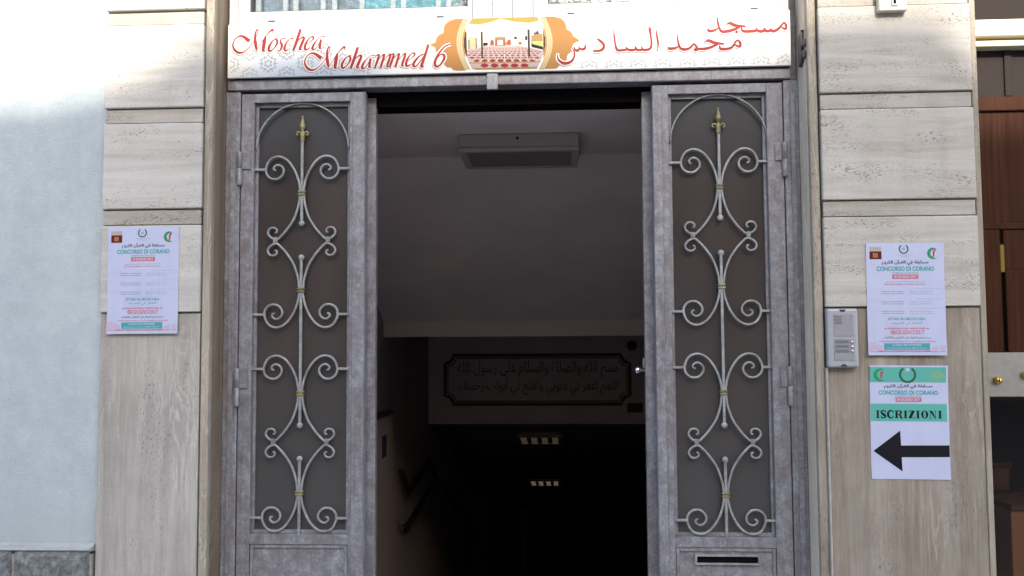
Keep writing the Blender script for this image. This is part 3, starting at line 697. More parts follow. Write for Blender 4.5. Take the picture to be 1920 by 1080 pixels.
pic([(1284,322),(1296,280),(1310,300),(1326,262),(1345,300),(1358,312)], 'dark_brown', 3.2)
for i_, (x_, y_) in enumerate([(740,225),(1135,225)]): pass
pic([(752,300),(1010,288),(1010,292),(752,305)], 'photo_top', 3); pic([(735,230),(760,195),(840,180),(840,187),(768,203),(745,236)], 'pink_wash', 3); pic([(1030,178),(1110,188),(1142,232),(1132,236),(1102,198),(1030,186)], 'pink_wash', 3)
for m_, L_ in PIC.items():
    mb = MB()
    for i_, (pts, lv) in enumerate(L_): mb.poly(clampz(pts), SY-(1.4+lv*.28)*EZ-i_*1.5e-6)
    mb.build('picture_print', M[m_], sg, kind='stuff')
EZs = EZ
shade.build('lettering_shadow', 'grey', sg, label='grey drop shadow of the printed words', kind='stuff'); 
for v in halo.b.verts: v.co.y -= .0009
for m_ in words.values():
    for v in m_.b.verts: v.co.y -= .0010
halo.build('lettering_outline', 'halo', sg, label='white outline of the printed words', kind='stuff')
for k_, m_ in words.items(): m_.build('lettering', 'red', sg, label=k_)

# ================================================================== TRANSOM WINDOW
tw = empty('transom_window', (-.22, .17, 2.836), 'white framed window with textured glass above the mosque sign', 'window')
TY = .135
xa, xb, xc, xd = -1.302, -.372, -.035, .927
zg = 2.893
def sash(x0, x1, gx0, gx1):
    m = MB().box(x0, gx0, TY, TY+.05, 2.837, 3.7, .003).box(gx1, x1, TY, TY+.05, 2.837, 3.7, .003).box(gx0+.0003, gx1-.0003, TY, TY+.05, 2.837, zg, .002).box(gx0+.0003, gx1-.0003, TY, TY+.05, 3.62, 3.7, .002)
    s = m.build('sash', 'white', tw)
    b = MB().box(gx0, gx0+.006, TY+.012, TY+.03, zg, 3.62).box(gx1-.006, gx1, TY+.012, TY+.03, zg, 3.62).box(gx0+.0062, gx1-.0062, TY+.012, TY+.03, zg, zg+.006)
    b.build('gasket', 'gasket', s)
    box('glass_pane', 'textured_glass', s, gx0, gx1, TY+.032, TY+.038, zg, 3.62, 0)
    for sx in (gx0+.095, gx1-.115): box('drain_slot', 'gasket', s, sx-.015, sx+.015, TY-.001, TY+.004, 2.8475, 2.8535, 0)
sash(-1.352, -.352, xa, xb); sash(-.097, .951, xc, xd)
box('jamb', 'white', tw, -1.3925, -1.3535, TY+.004, TY+.055, 2.837, 3.7, .003)
for x0, x1 in ((-.3505, -.268), (-.2665, -.184), (-.1825, -.0985)): box('mullion', 'white', tw, x0, x1, TY+.003, TY+.055, 2.837, 3.7, .003)
m = MB()
for xx in (-1.29, -1.17, -1.125, -1.005, -.955, -.70, -.655, -.505, -.46): m.box(xx-.012, xx+.012, .20, .22, 2.84, 3.7, .002)
wbars = empty('window_grille', (-.9, .21, 2.84), 'row of white upright bars behind the textured window glass', 'grille')
m.b.free()
for xx in (-1.29, -1.17, -1.125, -1.005, -.955, -.835, -.70, -.655, -.505, -.46): box('grille_bar', 'white_bar', wbars, xx-.011, xx+.011, .20, .22, 2.8405, 3.7, .002)
cn = MB()
for i in range(60):
    xs = [-1.38+1.02*(i+q)/60 for q in (0, 1)]; ys = [.27+.012*math.sin(x*70) for x in xs]
    cn.poly([(xs[0], ys[0], 2.842), (xs[1], ys[1], 2.842), (xs[1], ys[1], 3.7), (xs[0], ys[0], 3.7)])
cn.build('curtain', 'curtain', label='blue grey curtain hanging behind the barred window pane', cat='curtain')
cn = MB()
for i in range(40):
    xs = [-.86+.42*(i+q)/40 for q in (0, 1)]; ys = [.245+.008*math.sin(x*90) for x in xs]
    cn.poly([(xs[0], ys[0], 2.842), (xs[1], ys[1], 2.842), (xs[1], ys[1], 3.7), (xs[0], ys[0], 3.7)])
cn.build('curtain', 'teal_cloth', label='turquoise curtain hanging behind the barred window pane', cat='curtain')
cn = MB()
for i in range(60):
    xs = [-.08+1.04*(i+q)/60 for q in (0, 1)]; ys = [.26+.014*math.sin(x*40) for x in xs]
    cn.poly([(xs[0], ys[0], 2.842), (xs[1], ys[1], 2.842), (xs[1], ys[1], 3.7), (xs[0], ys[0], 3.7)])
cn.build('curtain', 'diffuser', label='grey curtain hanging behind the window pane without bars', cat='curtain')

# ================================================================== HALL BEHIND THE DOOR
MB().box(-1.4, 1.25, .362, 1.40, 2.52, 2.6).build('ceiling', 'hall_white', kind='structure')
HX0, HX1 = -1.30, 1.15
hd = MB().prism_x([(1.35, 2.5195), (2.90, 1.634), (2.90, 1.72), (1.402, 2.60), (1.402, 2.5195)], HX0+.001, HX1-.001).build('stair_soffit', 'hall_white', kind='structure')
z_t, z_b = at(950, 604, 2.9)[1], at(950, 631, 2.9)[1]
box('trim_board', 'trim', hd, HX0+.001, HX1-.001, 2.902, 2.99, z_b, z_t+.02, .003)
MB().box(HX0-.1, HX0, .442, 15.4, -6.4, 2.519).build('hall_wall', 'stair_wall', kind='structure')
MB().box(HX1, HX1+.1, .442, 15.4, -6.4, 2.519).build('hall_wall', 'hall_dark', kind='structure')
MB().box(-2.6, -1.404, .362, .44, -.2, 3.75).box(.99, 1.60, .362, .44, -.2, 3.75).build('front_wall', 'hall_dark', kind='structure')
MB().box(-1.4, .984, .218, .33, 2.494, 2.83).build('door_head', 'dark', kind='structure')
BY = 5.1; bz = at(950, 795, BY)[1]
MB().box(HX0, HX1, BY, BY+.1, bz, 1.90).build('bulkhead', 'hall_wall', kind='structure')
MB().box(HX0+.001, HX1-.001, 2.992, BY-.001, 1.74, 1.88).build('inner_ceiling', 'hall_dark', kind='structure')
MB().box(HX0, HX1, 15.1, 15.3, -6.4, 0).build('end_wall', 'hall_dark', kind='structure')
MB().box(-1.4, 1.25, .2, .95, -.2, .14).build('landing', 'paving', kind='structure')
sts = empty('staircase', (0, 1, .1), 'dark flight of stone steps going down inside the hall', 'stairs')
for k in range(44):
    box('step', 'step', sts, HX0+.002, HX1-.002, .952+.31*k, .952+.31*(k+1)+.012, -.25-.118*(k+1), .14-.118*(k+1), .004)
MB().box(HX0, HX1, 14.6, 15.1, -6.3, -5.2).build('lower_floor', 'step', kind='structure')
# sloping suspended ceiling: tiles and grid
sc_y0, sc_z0, slope = BY+.105, bz-.004, -.266
YE = 15.05
gc = empty('suspended_ceiling', (0, sc_y0, sc_z0), 'dark suspended ceiling of square tiles sloping down over the stairs', 'ceiling')
m = MB(); m.prism_x([(sc_y0, sc_z0+.06), (YE, sc_z0+.06+slope*(YE-sc_y0)), (YE, sc_z0+.12+slope*(YE-sc_y0)), (sc_y0, sc_z0+.12)], HX0, HX1); m.build('deck', 'hall_dark', gc)
TW = (HX1-HX0)/4
lamps_at = {(2, 1), (2, 2), (2, 9), (2, 10)}
XE = [HX0, -1.12, -.52, .08, .68, HX1]
for i in range(5):
    for j in range(16):
        x0 = XE[i]; TW = XE[i+1]-x0; y0 = sc_y0+.61*j
        if (i, j) in lamps_at: continue
        z = lambda y: sc_z0+slope*(y-sc_y0)
        MB().prism_x([(y0+.012, z(y0+.012)+.012), (y0+.598, z(y0+.598)+.012), (y0+.598, z(y0+.598)+.03), (y0+.012, z(y0+.012)+.03)], x0+.013, x0+TW-.013).build('tile', 'tile', gc)
m = MB()
for xb in XE:
    m.prism_x([(sc_y0, sc_z0), (YE, sc_z0+slope*(YE-sc_y0)), (YE, sc_z0+.01+slope*(YE-sc_y0)), (sc_y0, sc_z0+.01)], max(HX0+.001, xb-.010), min(HX1-.001, xb+.010))
m.build('grid_bar', 'hall_dark', gc, kind='stuff')
def recessed(px0, px1, py0, py1, Yd, label, d, mat):
    x0, z0 = at(px0, py1, Yd); x1, _ = at(px1, py1, Yd); zc = sc_z0+slope*(Yd-sc_y0)-.004
    t = empty('recessed_lamp', ((x0+x1)/2, Yd, zc), label, 'lamp', 'lamps in the suspended ceiling')
    zz = lambda y: zc+slope*(y-Yd)
    m = MB()
    for a, b in ((x0, x0+.02), (x1-.02, x1)): m.prism_x([(Yd-d/2, zz(Yd-d/2)), (Yd+d/2, zz(Yd+d/2)), (Yd+d/2, zz(Yd+d/2)+.02), (Yd-d/2, zz(Yd-d/2)+.02)], a, b)
    for y in (Yd-d/2, Yd+d/2-.02): m.prism_x([(y, zz(y)-.001), (y+.02, zz(y+.02)-.001), (y+.02, zz(y+.02)+.02), (y, zz(y)+.02)], x0+.0202, x1-.0202)
    m.build('lamp_frame', 'alu', t)
    w = (x1-x0-.06)/4
    for k in range(4):
        a = x0+.03+w*k
        MB().prism_x([(Yd-d/2+.03, zz(Yd-d/2+.03)+.004), (Yd+d/2-.03, zz(Yd+d/2-.03)+.004), (Yd+d/2-.03, zz(Yd+d/2-.03)+.012), (Yd-d/2+.03, zz(Yd-d/2+.03)+.012)], a+w*.22, a+w*.78).build('louvre_cell', mat, t)
recessed(968, 1056, 823, 838, 6.37, 'dim louvred lamp in the sloping ceiling, the larger and nearer one', .56, 'lamp_glow')
recessed(990, 1053, 903, 912, 11.2, 'dim louvred lamp deep in the sloping ceiling, the smaller and farther one', .8, 'lamp_glow_far')

# ceiling lamp in the porch
x0, x1 = at(859, 262, .83)[0], at(1085, 255, .83)[0]
zt = 2.5195
lp = empty('ceiling_lamp', ((x0+x1)/2, 1.05, zt), 'square cream lamp with a grey diffuser on the porch ceiling', 'lamp')
ly0 = .83; ly1 = 1.27; zb = at(970, 283, ly0)[1]
zt2 = zt
m = MB().box(x0, x1, ly0, ly0+.03, zb+.02, zt-.001, .004).box(x0, x1, ly1-.03, ly1, zb+.02, zt-.001, .004).box(x0, x0+.028, ly0+.0302, ly1-.0302, zb+.02, zt-.001, .003).box(x1-.028, x1, ly0+.0302, ly1-.0302, zb+.02, zt-.001, .003)
m.build('lamp_housing', 'lampbody', lp)
m = MB().box(x0-.004, x1+.004, ly0-.004, ly0+.034, zb, zb+.0198, .004).box(x0-.004, x1+.004, ly1-.034, ly1+.004, zb, zb+.0198, .004).box(x0-.004, x0+.034, ly0+.0345, ly1-.0345, zb, zb+.0198, .003).box(x1-.034, x1+.004, ly0+.0345, ly1-.0345, zb, zb+.0198, .003)
m.build('lamp_rim', 'lampbody', lp)
box('diffuser', 'diffuser', lp, x0+.035, x1-.035, ly0+.035, ly1-.035, zb+.006, zb+.014, 0)
kx2, kz2 = at(970, 259, ly0)
MB().lathe([(.001, -.004), (.006, -.0035), (.007, -.001), (.007, .001)], (kx2, ly0, kz2), 'y', 10).build('screw', 'dark', lp)

# inscription painted on the bulkhead
IY = BY-.003
ins = empty('wall_inscription', (at(1005, 760, IY)[0], IY, at(1005, 760, IY)[1]), 'two line Arabic prayer in a notched dark border on the inner bulkhead', 'sign')
ix0, iz1 = at(832, 664, IY); ix1, iz0 = at(1184, 760, IY)
def notched(ins_, c):
    a, b, e, f = ix0+ins_, ix1-ins_, iz0+ins_, iz1-ins_; P = []
    for cx_, cz_, s0 in ((b, f, 180), (b, e, 90), (a, e, 0), (a, f, -90)):
        for k in range(7):
            t = R(s0+90*k/6) if True else 0
            P.append((cx_+c*math.cos(t), cz_+c*math.sin(t)))
    return P
def loop(mb, P, w, y):
    Q = P+[P[0]]; mb.ribbon([(p[0], p[1], w) for p in Q], y, 1e-7)
def notch(ins_, c):
    a, b, e, f = ix0+ins_, ix1-ins_, iz0+ins_, iz1-ins_; P = []
    for cx_, cz_, t0 in ((b, f, 180), (b, e, 90), (a, e, 0), (a, f, -90)):
        seq = [R(t0+90*k/6) for k in range(7)]
        if (cx_, cz_) == (b, f): seq = [R(180+90*k/6) for k in range(7)]
        elif (cx_, cz_) == (b, e): seq = [R(90+90*k/6) for k in range(7)]
        elif (cx_, cz_) == (a, e): seq = [R(0+90*k/6) for k in range(7)]
        else: seq = [R(270+90*k/6) for k in range(7)]
        P += [(cx_+c*math.cos(t), cz_+c*math.sin(t)) for t in seq]
    return P
bo = MB(); loop(bo, notch(.013, .082), .032, IY-.0015); loop(bo, notch(.042, .077), .011, IY-.0017); bo.build('border', 'panel_red', ins)
tx = MB()
xw = ix1-ix0; zh = iz1-iz0
add_text(tx, shape_ar('بسم الله والصلاة والسلام على رسول الله'), ix0+xw*.075, ix1-xw*.07, iz0+zh*.52, iz0+zh*.86, IY-.002, .0)
add_text(tx, shape_ar('اللهم اغفر لي ذنوبي وافتح لي أبواب رحمتك'), ix0+xw*.075, ix1-xw*.07, iz0+zh*.20, iz0+zh*.54, IY-.0023, .0)
tx.build('lettering', 'inscription_ink', ins)
# small things in the hall
cx0, cz0 = at(1185, 648, BY-.02)
MB().lathe([(.05, .019), (.05, 0), (.04, -.02), (.014, -.032), (.002, -.034)], (cx0, BY-.02, cz0), 'y', 12).build('sensor', 'rail', label='small dark round sensor high on the bulkhead beside the inscription', cat='sensor')
nx0, nz0 = at(1176, 756, BY-.01)
box('notice', 'notice_brown', None, nx0, nx0+.15, BY-.01, BY-.002, nz0-.09, nz0, 0, label='small brownish notice stuck on the bulkhead below the inscription', cat='notice')
bx0, bz0 = at(945, 632, 3.6)
box('batten_lamp', 'lampbody', None, bx0, bx0+.36, 3.56, 3.6, bz0-.002, bz0+.07, .004, label='pale tube lamp half hidden behind the painted trim board', cat='lamp')
mc = empty('meter_cabinet', (-1.26, 2.4, .2), 'tall meter cabinet with a blue tag on the stair wall inside the doorway', 'cabinet')
box('cabinet_body', 'stair_wall', mc, HX0+.0005, -1.23, 2.0, 2.92, -.4, .96, .004)
box('cabinet_top', 'rail', mc, HX0+.0005, -1.22, 1.99, 2.93, .962, .98, .002)
box('tag', 'bluetag', mc, -1.2298, -1.227, 2.54, 2.68, .68, .83, 0)
hr = empty('handrail', (-1.26, 3.4, .2), 'long dark handrail stepping down the pale stair wall', 'handrail')
MB().tube([(-1.25, 3.37, .463), (-1.25, 3.70, .25), (-1.25, 4.96, .33), (-1.25, 5.16, .143), (-1.25, 10.4, -1.63)], .024, 8).build('rail', 'rail', hr)
for yy, zz in ((3.77, .21), (4.9, .285), (6.69, -.41), (8.55, -1.04)): MB().tube([(-1.25, yy, zz), (-1.28, yy, zz-.04), (-1.299, yy, zz-.04)], .01, 6).build('bracket', 'rail', hr)
hr = empty('handrail', (-1.26, 3.4, -.1), 'short lower handrail under the long one on the pale stair wall', 'handrail')
MB().tube([(-1.25, 3.39, .064), (-1.25, 3.63, -.016), (-1.25, 5.03, .09)], .024, 8).build('rail', 'rail', hr)
for yy, zz in ((3.75, -.035), (4.9, .055)): MB().tube([(-1.25, yy, zz), (-1.28, yy, zz-.04), (-1.299, yy, zz-.04)], .01, 6).build('bracket', 'rail', hr)
hr = empty('handrail', (1.11, 6, -1), 'dark handrail going down the dark stair wall', 'handrail')
MB().tube([(1.10, 5.9, -.36), (1.10, 13.07, -2.76)], .026, 8).build('rail', 'rail', hr)
for yy in (6.6, 9.2, 11.8): zq = -.36-(yy-5.9)*.335-.015; MB().tube([(1.10, yy, zq), (1.13, yy, zq-.03), (1.1495, yy, zq-.03)], .01, 6).build('bracket', 'rail', hr)
a0, b0 = at(975, 955, 14.6); a1, b1 = at(988, 1022, 14.6)
box('pillar', 'hall_white', None, a0, a1, 14.6, 14.8, -5.4, b0, .004, label='thin pale post standing far down at the foot of the stairs', cat='post')
a0, b0 = at(1002, 928, 14.9); a1, b1 = at(1058, 968, 14.9)
box('curtain', 'redcloth', None, a0, a1, 14.95, 15.05, b1, b0, .004, label='dark red cloth hanging on the far wall below the stairs', cat='curtain')

# ================================================================== POSTERS
PW, PH = .2935, .4315
def disp(u, v):      # small waves of the sheet, in metres towards the street
    return .0012+.0010*math.sin(u*14+v*5)*math.sin(v*9+1)+.011*max(0, (abs(u/PW-.5)*2-.8))*max(0, (abs(v/PH-.5)*2-.7))*6
class Print:
    def __init__(s): s.m = MB()
    def sub(s):
        b = s.m.b; b.normal_update()
        for _ in range(5):
            bmesh.ops.triangulate(b, faces=b.faces[:])
            E = [e for e in b.edges if e.calc_length() > .03]
            if not E: break
            bmesh.ops.subdivide_edges(b, edges=E, cuts=1)
        return s
    def build(s, name, mat, par, lv, h=PH):
        s.sub()
        for v in s.m.b.verts: v.co.y = -disp(v.co.x, -v.co.z)-lv*.00022-.0001
        me = bpy.data.meshes.new(name); s.m.b.to_mesh(me); s.m.b.free(); me.materials.append(M[mat])
        o = bpy.data.objects.new(name, me); COL.objects.link(o); o.parent = par; o['kind'] = 'stuff'; return o
    def rect(s, x0, x1, v0, v1): s.m.poly([(x0*PW, -v0*PH), (x1*PW, -v0*PH), (x1*PW, -v1*PH), (x0*PW, -v1*PH)]); return s
    def text(s, t, x0, x1, v0, v1, bold=0.): add_text(s.m, t, x0*PW, x1*PW, -v1*PH, -v0*PH, 0, bold); return s
    def pts(s, P): s.m.poly([(x*PW, -v*PH) for x, v in P]); return s
    def stroke(s, P, k=4): s.m.ribbon([(x*PW, -v*PH, w*PW) for x, v, w in smooth_path(P, k)], 0); return s
def paper(name, label, cat, group):
    b = bmesh.new(); nx, nz = 16, 22
    g = [[b.verts.new((PW*i/nx, -disp(PW*i/nx, PH*j/nz), -PH*j/nz)) for j in range(nz+1)] for i in range(nx+1)]
    for i in range(nx):
        for j in range(nz): b.faces.new((g[i][j], g[i][j+1], g[i+1][j+1], g[i+1][j])).smooth = True
    me = bpy.data.meshes.new(name); b.to_mesh(me); b.free(); me.materials.append(M['paper'])
    o = bpy.data.objects.new(name, me); COL.objects.link(o); return tag(o, label, cat, group)
def wreath(pr, cx, cv, r):
    for k in range(22):
        a = math.pi*2*(k+.5)/22
        if abs(math.sin(a/1.0-math.pi/2)) > .96 and math.cos(a) > 0: pass
        if math.cos(a) > .86: continue
        x, v = cx+r*math.sin(a), cv-r*math.cos(a)*PW/PH
        t = a+(.6 if a < math.pi else -.6)
        dx, dv = math.cos(t)*r*.30, math.sin(t)*r*.30*PW/PH; ex, ev = -math.sin(t)*r*.16, math.cos(t)*r*.16*PW/PH
        pr.pts([(x-dx, v-dv), (x+ex, v+ev), (x+dx, v+dv), (x-ex, v-ev)])
def crescent(pr, cx, cv, r):
    P = [(cx+r*math.cos(a), cv+r*PW/PH*math.sin(a)) for a in [R(55+250*k/20) for k in range(21)]]
    Q = [(cx+r*.34+r*.78*math.cos(a), cv+r*PW/PH*.78*math.sin(a)) for a in [R(62+236*k/20) for k in range(21)]]
    for i in range(20): pr.pts([P[i], P[i+1], Q[i+1], Q[i]])
def poster_a():
    o = paper('poster', None, 'poster', 'contest posters')
    Print().rect(.045, .20, .035, .075).build('photo_print', 'photo_top', o, 1); 
    Print().rect(.045, .20, .075, .145).build('photo_print', 'photo_dark', o, 1)
    p = Print(); [p.rect(.09+.022*k, .106+.022*k, .09, .13) for k in range(3)]; p.build('photo_print', 'photo_glow', o, 2)
    p = Print(); wreath(p, .485, .055, .055); p.build('emblem', 'dark_green', o, 1)
    p = Print(); [p.rect(.465, .505, .045+.008*k, .048+.008*k) for k in range(3)]; p.text('Centro culturale islamico', .39, .60, .106, .112).text('della comunita', .44, .55, .120, .126); p.build('emblem_text', 'pale_text', o, 1)
    p = Print(); crescent(p, .86, .095, .075); p.build('emblem', 'green', o, 1)
    p = Print().stroke([(.845,.128,.012),(.866,.118,.018),(.872,.08,.022),(.895,.066,.012)], 4); p.rect(.85, .905, .060, .066); p.build('emblem', 'crimson', o, 2)
    Print().text(shape_ar('مسابقة في القرآن الكريم'), .20, .80, .153, .200, .035).build('heading_text', 'dark_text', o, 1)
    p = Print().text('CONCORSO DI CORANO', .13, .87, .210, .252, .042); p.build('heading_text', 'teal', o, 1)
    p = Print().text('RAMADAN EDITION', .33, .67, .262, .275, .01); p.build('small_text', 'teal', o, 1)
    p = Print().rect(.33, .665, .282, .322); p.build('date_box', 'pink', o, 1)
    Print().text('18 GIUGNO 2017', .355, .64, .290, .314, .03).build('date_text', 'paper', o, 2)
    p = Print().text(shape_ar('مسجد محمد السادس تورينو'), .25, .74, .340, .354); p.build('small_text', 'pale_text', o, 1)
    p = Print().text('MOSCHEA MOHAMMED 6, VIA GENOVA, 268, TORINO', .23, .75, .364, .378, .01); p.build('small_text', 'pink', o, 1)
    g = Print(); d = Print(); q = Print()
    for k, v in enumerate((.405, .495, .580)):
        g.text(shape_ar('مسابقة حفظ القرآن الكريم كاملا'), .62, .97, v, v+.012)
        q.text('Categoria memorizzazione', .02, .20, v+.012, v+.020); q.text('dalla prima', .02, .14, v+.033, v+.040)
        for e in (.024, .043):
            d.text(shape_ar('من سورة البقرة الى سورة الناس'), .54, .84, v+e, v+e+.012); d.text('recitazione e memorizzazione', .18, .47, v+e, v+e+.010)
    g.build('small_text', 'teal', o, 1); d.build('small_text', 'pale_text', o, 1); q.build('small_text', 'pink_wash', o, 1)
    p = Print()
    for a in ((.25, .76, .655, .6565), (.25, .76, .742, .7435), (.25, .2535, .656, .743), (.757, .76, .656, .743)): p.rect(*a)
    p.build('frame_line', 'pink_wash', o, 1)
    Print().text('IFTAR IN MOSCHEA', .27, .74, .666, .690, .02).text(shape_ar('الافطار في المسجد'), .30, .70, .700, .734).build('heading_text', 'teal', o, 1.5)
    Print().text('LE ISCRIZIONI SONO APERTE FINO AL', .215, .785, .756, .770, .02).build('small_text', 'crimson', o, 1)
    Print().text('08/GIUGNO/2017', .29, .72, .778, .815, .004).build('date_text', 'crimson', o, 1)
    Print().text(shape_ar('سيتم توزيع الجوائز على الفائزين والفائزات'), .20, .80, .832, .858, .01).build('small_text', 'dark_text', o, 1)
    Print().text('SI ASPETTANO NUMEROSI TUTTI I BAMBINI E LE FAMIGLIE', .14, .86, .872, .884).build('small_text', 'crimson', o, 1)
    p = Print(); 
    p.pts([(.01,.88),(.09,.885),(.19,.92),(.19,.965),(.01,.965)]); p.pts([(.81,.93),(.9,.915),(.985,.91),(.985,.965),(.81,.965)]); p.build('pink_wash', 'pink_wash', o, .8)
    Print().rect(.205, .785, .893, .952).build('text_band', 'teal', o, 1.2)
    Print().text('LA MAIL PER ISCRIVERSI', .31, .68, .902, .917, .02).text('concorsocorano@email.it', .24, .74, .929, .943, .01).build('band_text', 'paper', o, 2)
    Print().text('PER INFO: ASSOCIAZIONE CULTURALE MOHAMMED', .14, .80, .957, .966, .01).build('small_text', 'crimson', o, 2)
    Print().rect(.012, .985, .9665, .970).build('rule', 'pink', o, 1)
    return o
pA = poster_a()
pA['label'] = 'white contest poster above the arrow sheet on the pilaster with the intercom'
pA.location = (at(1623, 456)[0]-.001, -.001, at(1623, 456)[1]+.000); pA.rotation_euler = (0, R(.3), 0)
pL = copy_tree(pA); pL['label'] = 'white contest poster alone on the pilaster next to the pale blue wall'
pL.location = (at(204, 427)[0], -.001, at(204, 427)[1]); pL.rotation_euler = (0, R(-.2), 0)
def poster_b():
    o = paper('poster', 'white arrow sheet reading ISCRIZIONI with a black arrow, under the contest poster', 'poster', None)
    Print().rect(.0, .975, .015, .150).build('header_band', 'teal_band', o, 1)
    p = Print(); crescent(p, .135, .085, .085); p.build('emblem', 'green', o, 2)
    p = Print().stroke([(.12,.115,.012),(.145,.105,.018),(.150,.07,.022),(.175,.06,.012)], 4); p.rect(.125, .185, .055, .061); p.build('emblem', 'crimson', o, 3)
    p = Print(); wreath(p, .485, .082, .095); p.build('emblem', 'dark_green', o, 2)
    p = Print().rect(.465, .51, .025, .052); p.build('emblem', 'paper', o, 2.4)
    p = Print()
    for s in (-1, 1):
        for k, (w, h) in enumerate(((.018, .075), (.045, .062), (.075, .045), (.098, .026))):
            p.stroke([(.865, .112, .006), (.865+s*w, .112-h*.45, .006), (.865+s*w*.72, .112-h, .006)], 4)
            p.stroke([(.865+s*w*.72, .112-h, .006), (.865+s*w*.25, .112-h*.6, .006)], 3)
    p.text('associazione islamica', .76, .97, .122, .130); p.build('emblem', 'lime', o, 2)
    Print().text(shape_ar('مسابقة في القرآن الكريم'), .18, .80, .163, .207, .035).build('heading_text', 'dark_text', o, 1)
    Print().text('CONCORSO DI CORANO', .11, .87, .220, .260, .042).text('RAMADAN EDITION', .32, .66, .267, .276, .01).build('heading_text', 'teal', o, 1)
    Print().rect(.325, .655, .282, .322).build('date_box', 'pink', o, 1)
    Print().text('18 GIUGNO 2017', .345, .635, .290, .314, .03).build('date_text', 'paper', o, 2)
    Print().rect(.005, .975, .338, .493).build('word_band', 'teal_band', o, 1)
    # ISCRIZIONI in a fat-faced roman
    W = Print(); v0, v1 = .398, .466; x = .075
    def I(x, w=.034):
        W.rect(x+.010, x+.010+w, v0, v1); W.rect(x, x+w+.02, v0, v0+.005); W.rect(x, x+w+.02, v1-.005, v1)
    def at_(x, pts): W.stroke([(x+a, v0+b*(v1-v0), w*(.78 if w > .02 else 1)) for a, b, w in pts], 5)
    I(.072, .026)
    at_(.135, [(.058,.28,.010),(.048,.08,.014),(.024,.03,.016),(.004,.18,.026),(.020,.42,.040),(.048,.64,.042),(.058,.82,.026),(.034,.97,.014),(.010,.93,.014),(.002,.70,.008)])
    W.rect(.1915, .1965, v0, v0+.02); W.rect(.134, .139, v1-.022, v1)
    at_(.212, [(.080,.30,.010),(.066,.08,.014),(.042,.03,.020),(.016,.28,.032),(.014,.5,.038),(.018,.75,.032),(.044,.97,.018),(.070,.90,.012),(.084,.68,.008)]); W.rect(.2895, .2945, v0, v0+.024)
    I(.310, .028); at_(.310, [(.040,.04,.010),(.068,.06,.016),(.084,.25,.030),(.066,.46,.016),(.040,.50,.008)]); at_(.310, [(.058,.50,.012),(.070,.66,.030),(.084,.94,.030),(.102,.98,.008)])
    I(.424, .028)
    W.rect(.490, .566, v0, v0+.006); W.rect(.486, .568, v1-.006, v1); W.pts([(.526,v0+.006),(.566,v0+.006),(.526,v1-.006),(.486,v1-.006)]); W.rect(.490,.495,v0,v0+.022); W.rect(.563,.568,v1-.022,v1)
    I(.582, .028)
    for k in range(28):
        a, b = 2*math.pi*k/28, 2*math.pi*(k+1)/28; cx, cv, rx, rv, ix, iv = .692, (v0+v1)/2, .045, (v1-v0)/2*1.04, .016, (v1-v0)/2*.90
        W.pts([(cx+rx*math.cos(a), cv+rv*math.sin(a)), (cx+rx*math.cos(b), cv+rv*math.sin(b)), (cx+ix*math.cos(b), cv+iv*math.sin(b)), (cx+ix*math.cos(a), cv+iv*math.sin(a))])
    W.rect(.760, .766, v0+.004, v1-.004); W.rect(.750, .778, v0, v0+.005); W.rect(.748, .778, v1-.005, v1); W.pts([(.754,v0+.002),(.790,v0+.002),(.832,v1),(.820,v1)]); W.rect(.824, .830, v0+.004, v1); W.rect(.814, .842, v0, v0+.005)
    I(.862, .028)
    W.build('word_text', 'black', o, 2)
    Print().pts([(.03,.755),(.375,.575),(.384,.705),(.995,.7),(.995,.802),(.388,.808),(.394,.932)]).build('arrow', 'black', o, 1)
    return o
pB = poster_b(); pB.location = (at(1630, 685)[0]+.003, -.001+.012, at(1630, 685)[1]); pB.rotation_euler = (0, R(.5), 0)

# ================================================================== INTERCOM, CONDUIT, KEY BOX, HINGE PLATE
x0, z1 = at(1547, 579); x1, z0 = at(1608, 689)
ic = empty('intercom', ((x0+x1)/2, .0, z0), 'grey metal intercom panel with three call buttons beside the door', 'intercom')
IYF = -.022
MB().box(x0, x1, IYF, .0105, z0, z1, .009, 3).build('housing', 'alu', ic, smooth=False)
w = x1-x0; h = z1-z0
sp = box('speaker_plate', 'alu2', ic, x0+w*.20, x0+w*.84, IYF-.002, IYF-.0002, z0+h*.53, z0+h*.905, .001)
for k in range(6):
    zz = z0+h*(.863-.0255*k)
    for q in range(2): box('slot', 'gasket', sp, x0+w*(.225+.125*q), x0+w*(.335+.125*q), IYF-.0026, IYF-.0021, zz, zz+h*.009, 0)
for k in range(2): box('led', 'gasket', sp, x0+w*.75, x0+w*.78, IYF-.0026, IYF-.0021, z0+h*(.86-.06*k), z0+h*(.87-.06*k), 0)
bp = box('button_plate', 'alu2', ic, x0+w*.20, x0+w*.85, IYF-.002, IYF-.0002, z0+h*.125, z0+h*.495, .001)
for k in range(3):
    zz = z0+h*(.408-.077*k)
    box('name_plate', 'name_grey', bp, x0+w*.235, x0+w*.665, IYF-.0028, IYF-.0021, zz, zz+h*.053, 0)
    MB().lathe([(.0052, -.0005), (.0055, -.003), (.0045, -.006), (.002, -.0075), (.0003, -.008)], (x0+w*.77, IYF-.0018, zz+h*.026), 'y', 14).build('call_button', 'chrome', bp, smooth=True)
for zz, sgn in ((z1-.004, -1), (z0+.004, 1)):
    P = [(x0+w*.5+w*.10*math.cos(a), zz+sgn*h*.045*math.sin(a)) for a in [math.pi*k/10 for k in range(11)]]
    MB().prism(P if sgn < 0 else P, IYF-.0012, IYF-.0001).build('screw_cover', 'gasket', ic)
cx0, _ = at(1549, 900); 
MB().box(1.0195, 1.0262, -.006, .030, .14, z0-.001, .002).build('conduit', 'conduit', label='thin pale cable conduit running down below the intercom', cat='conduit')
kx0, kz0 = at(1648, 21, -.03); kx1, _ = at(1702, 21, -.03)
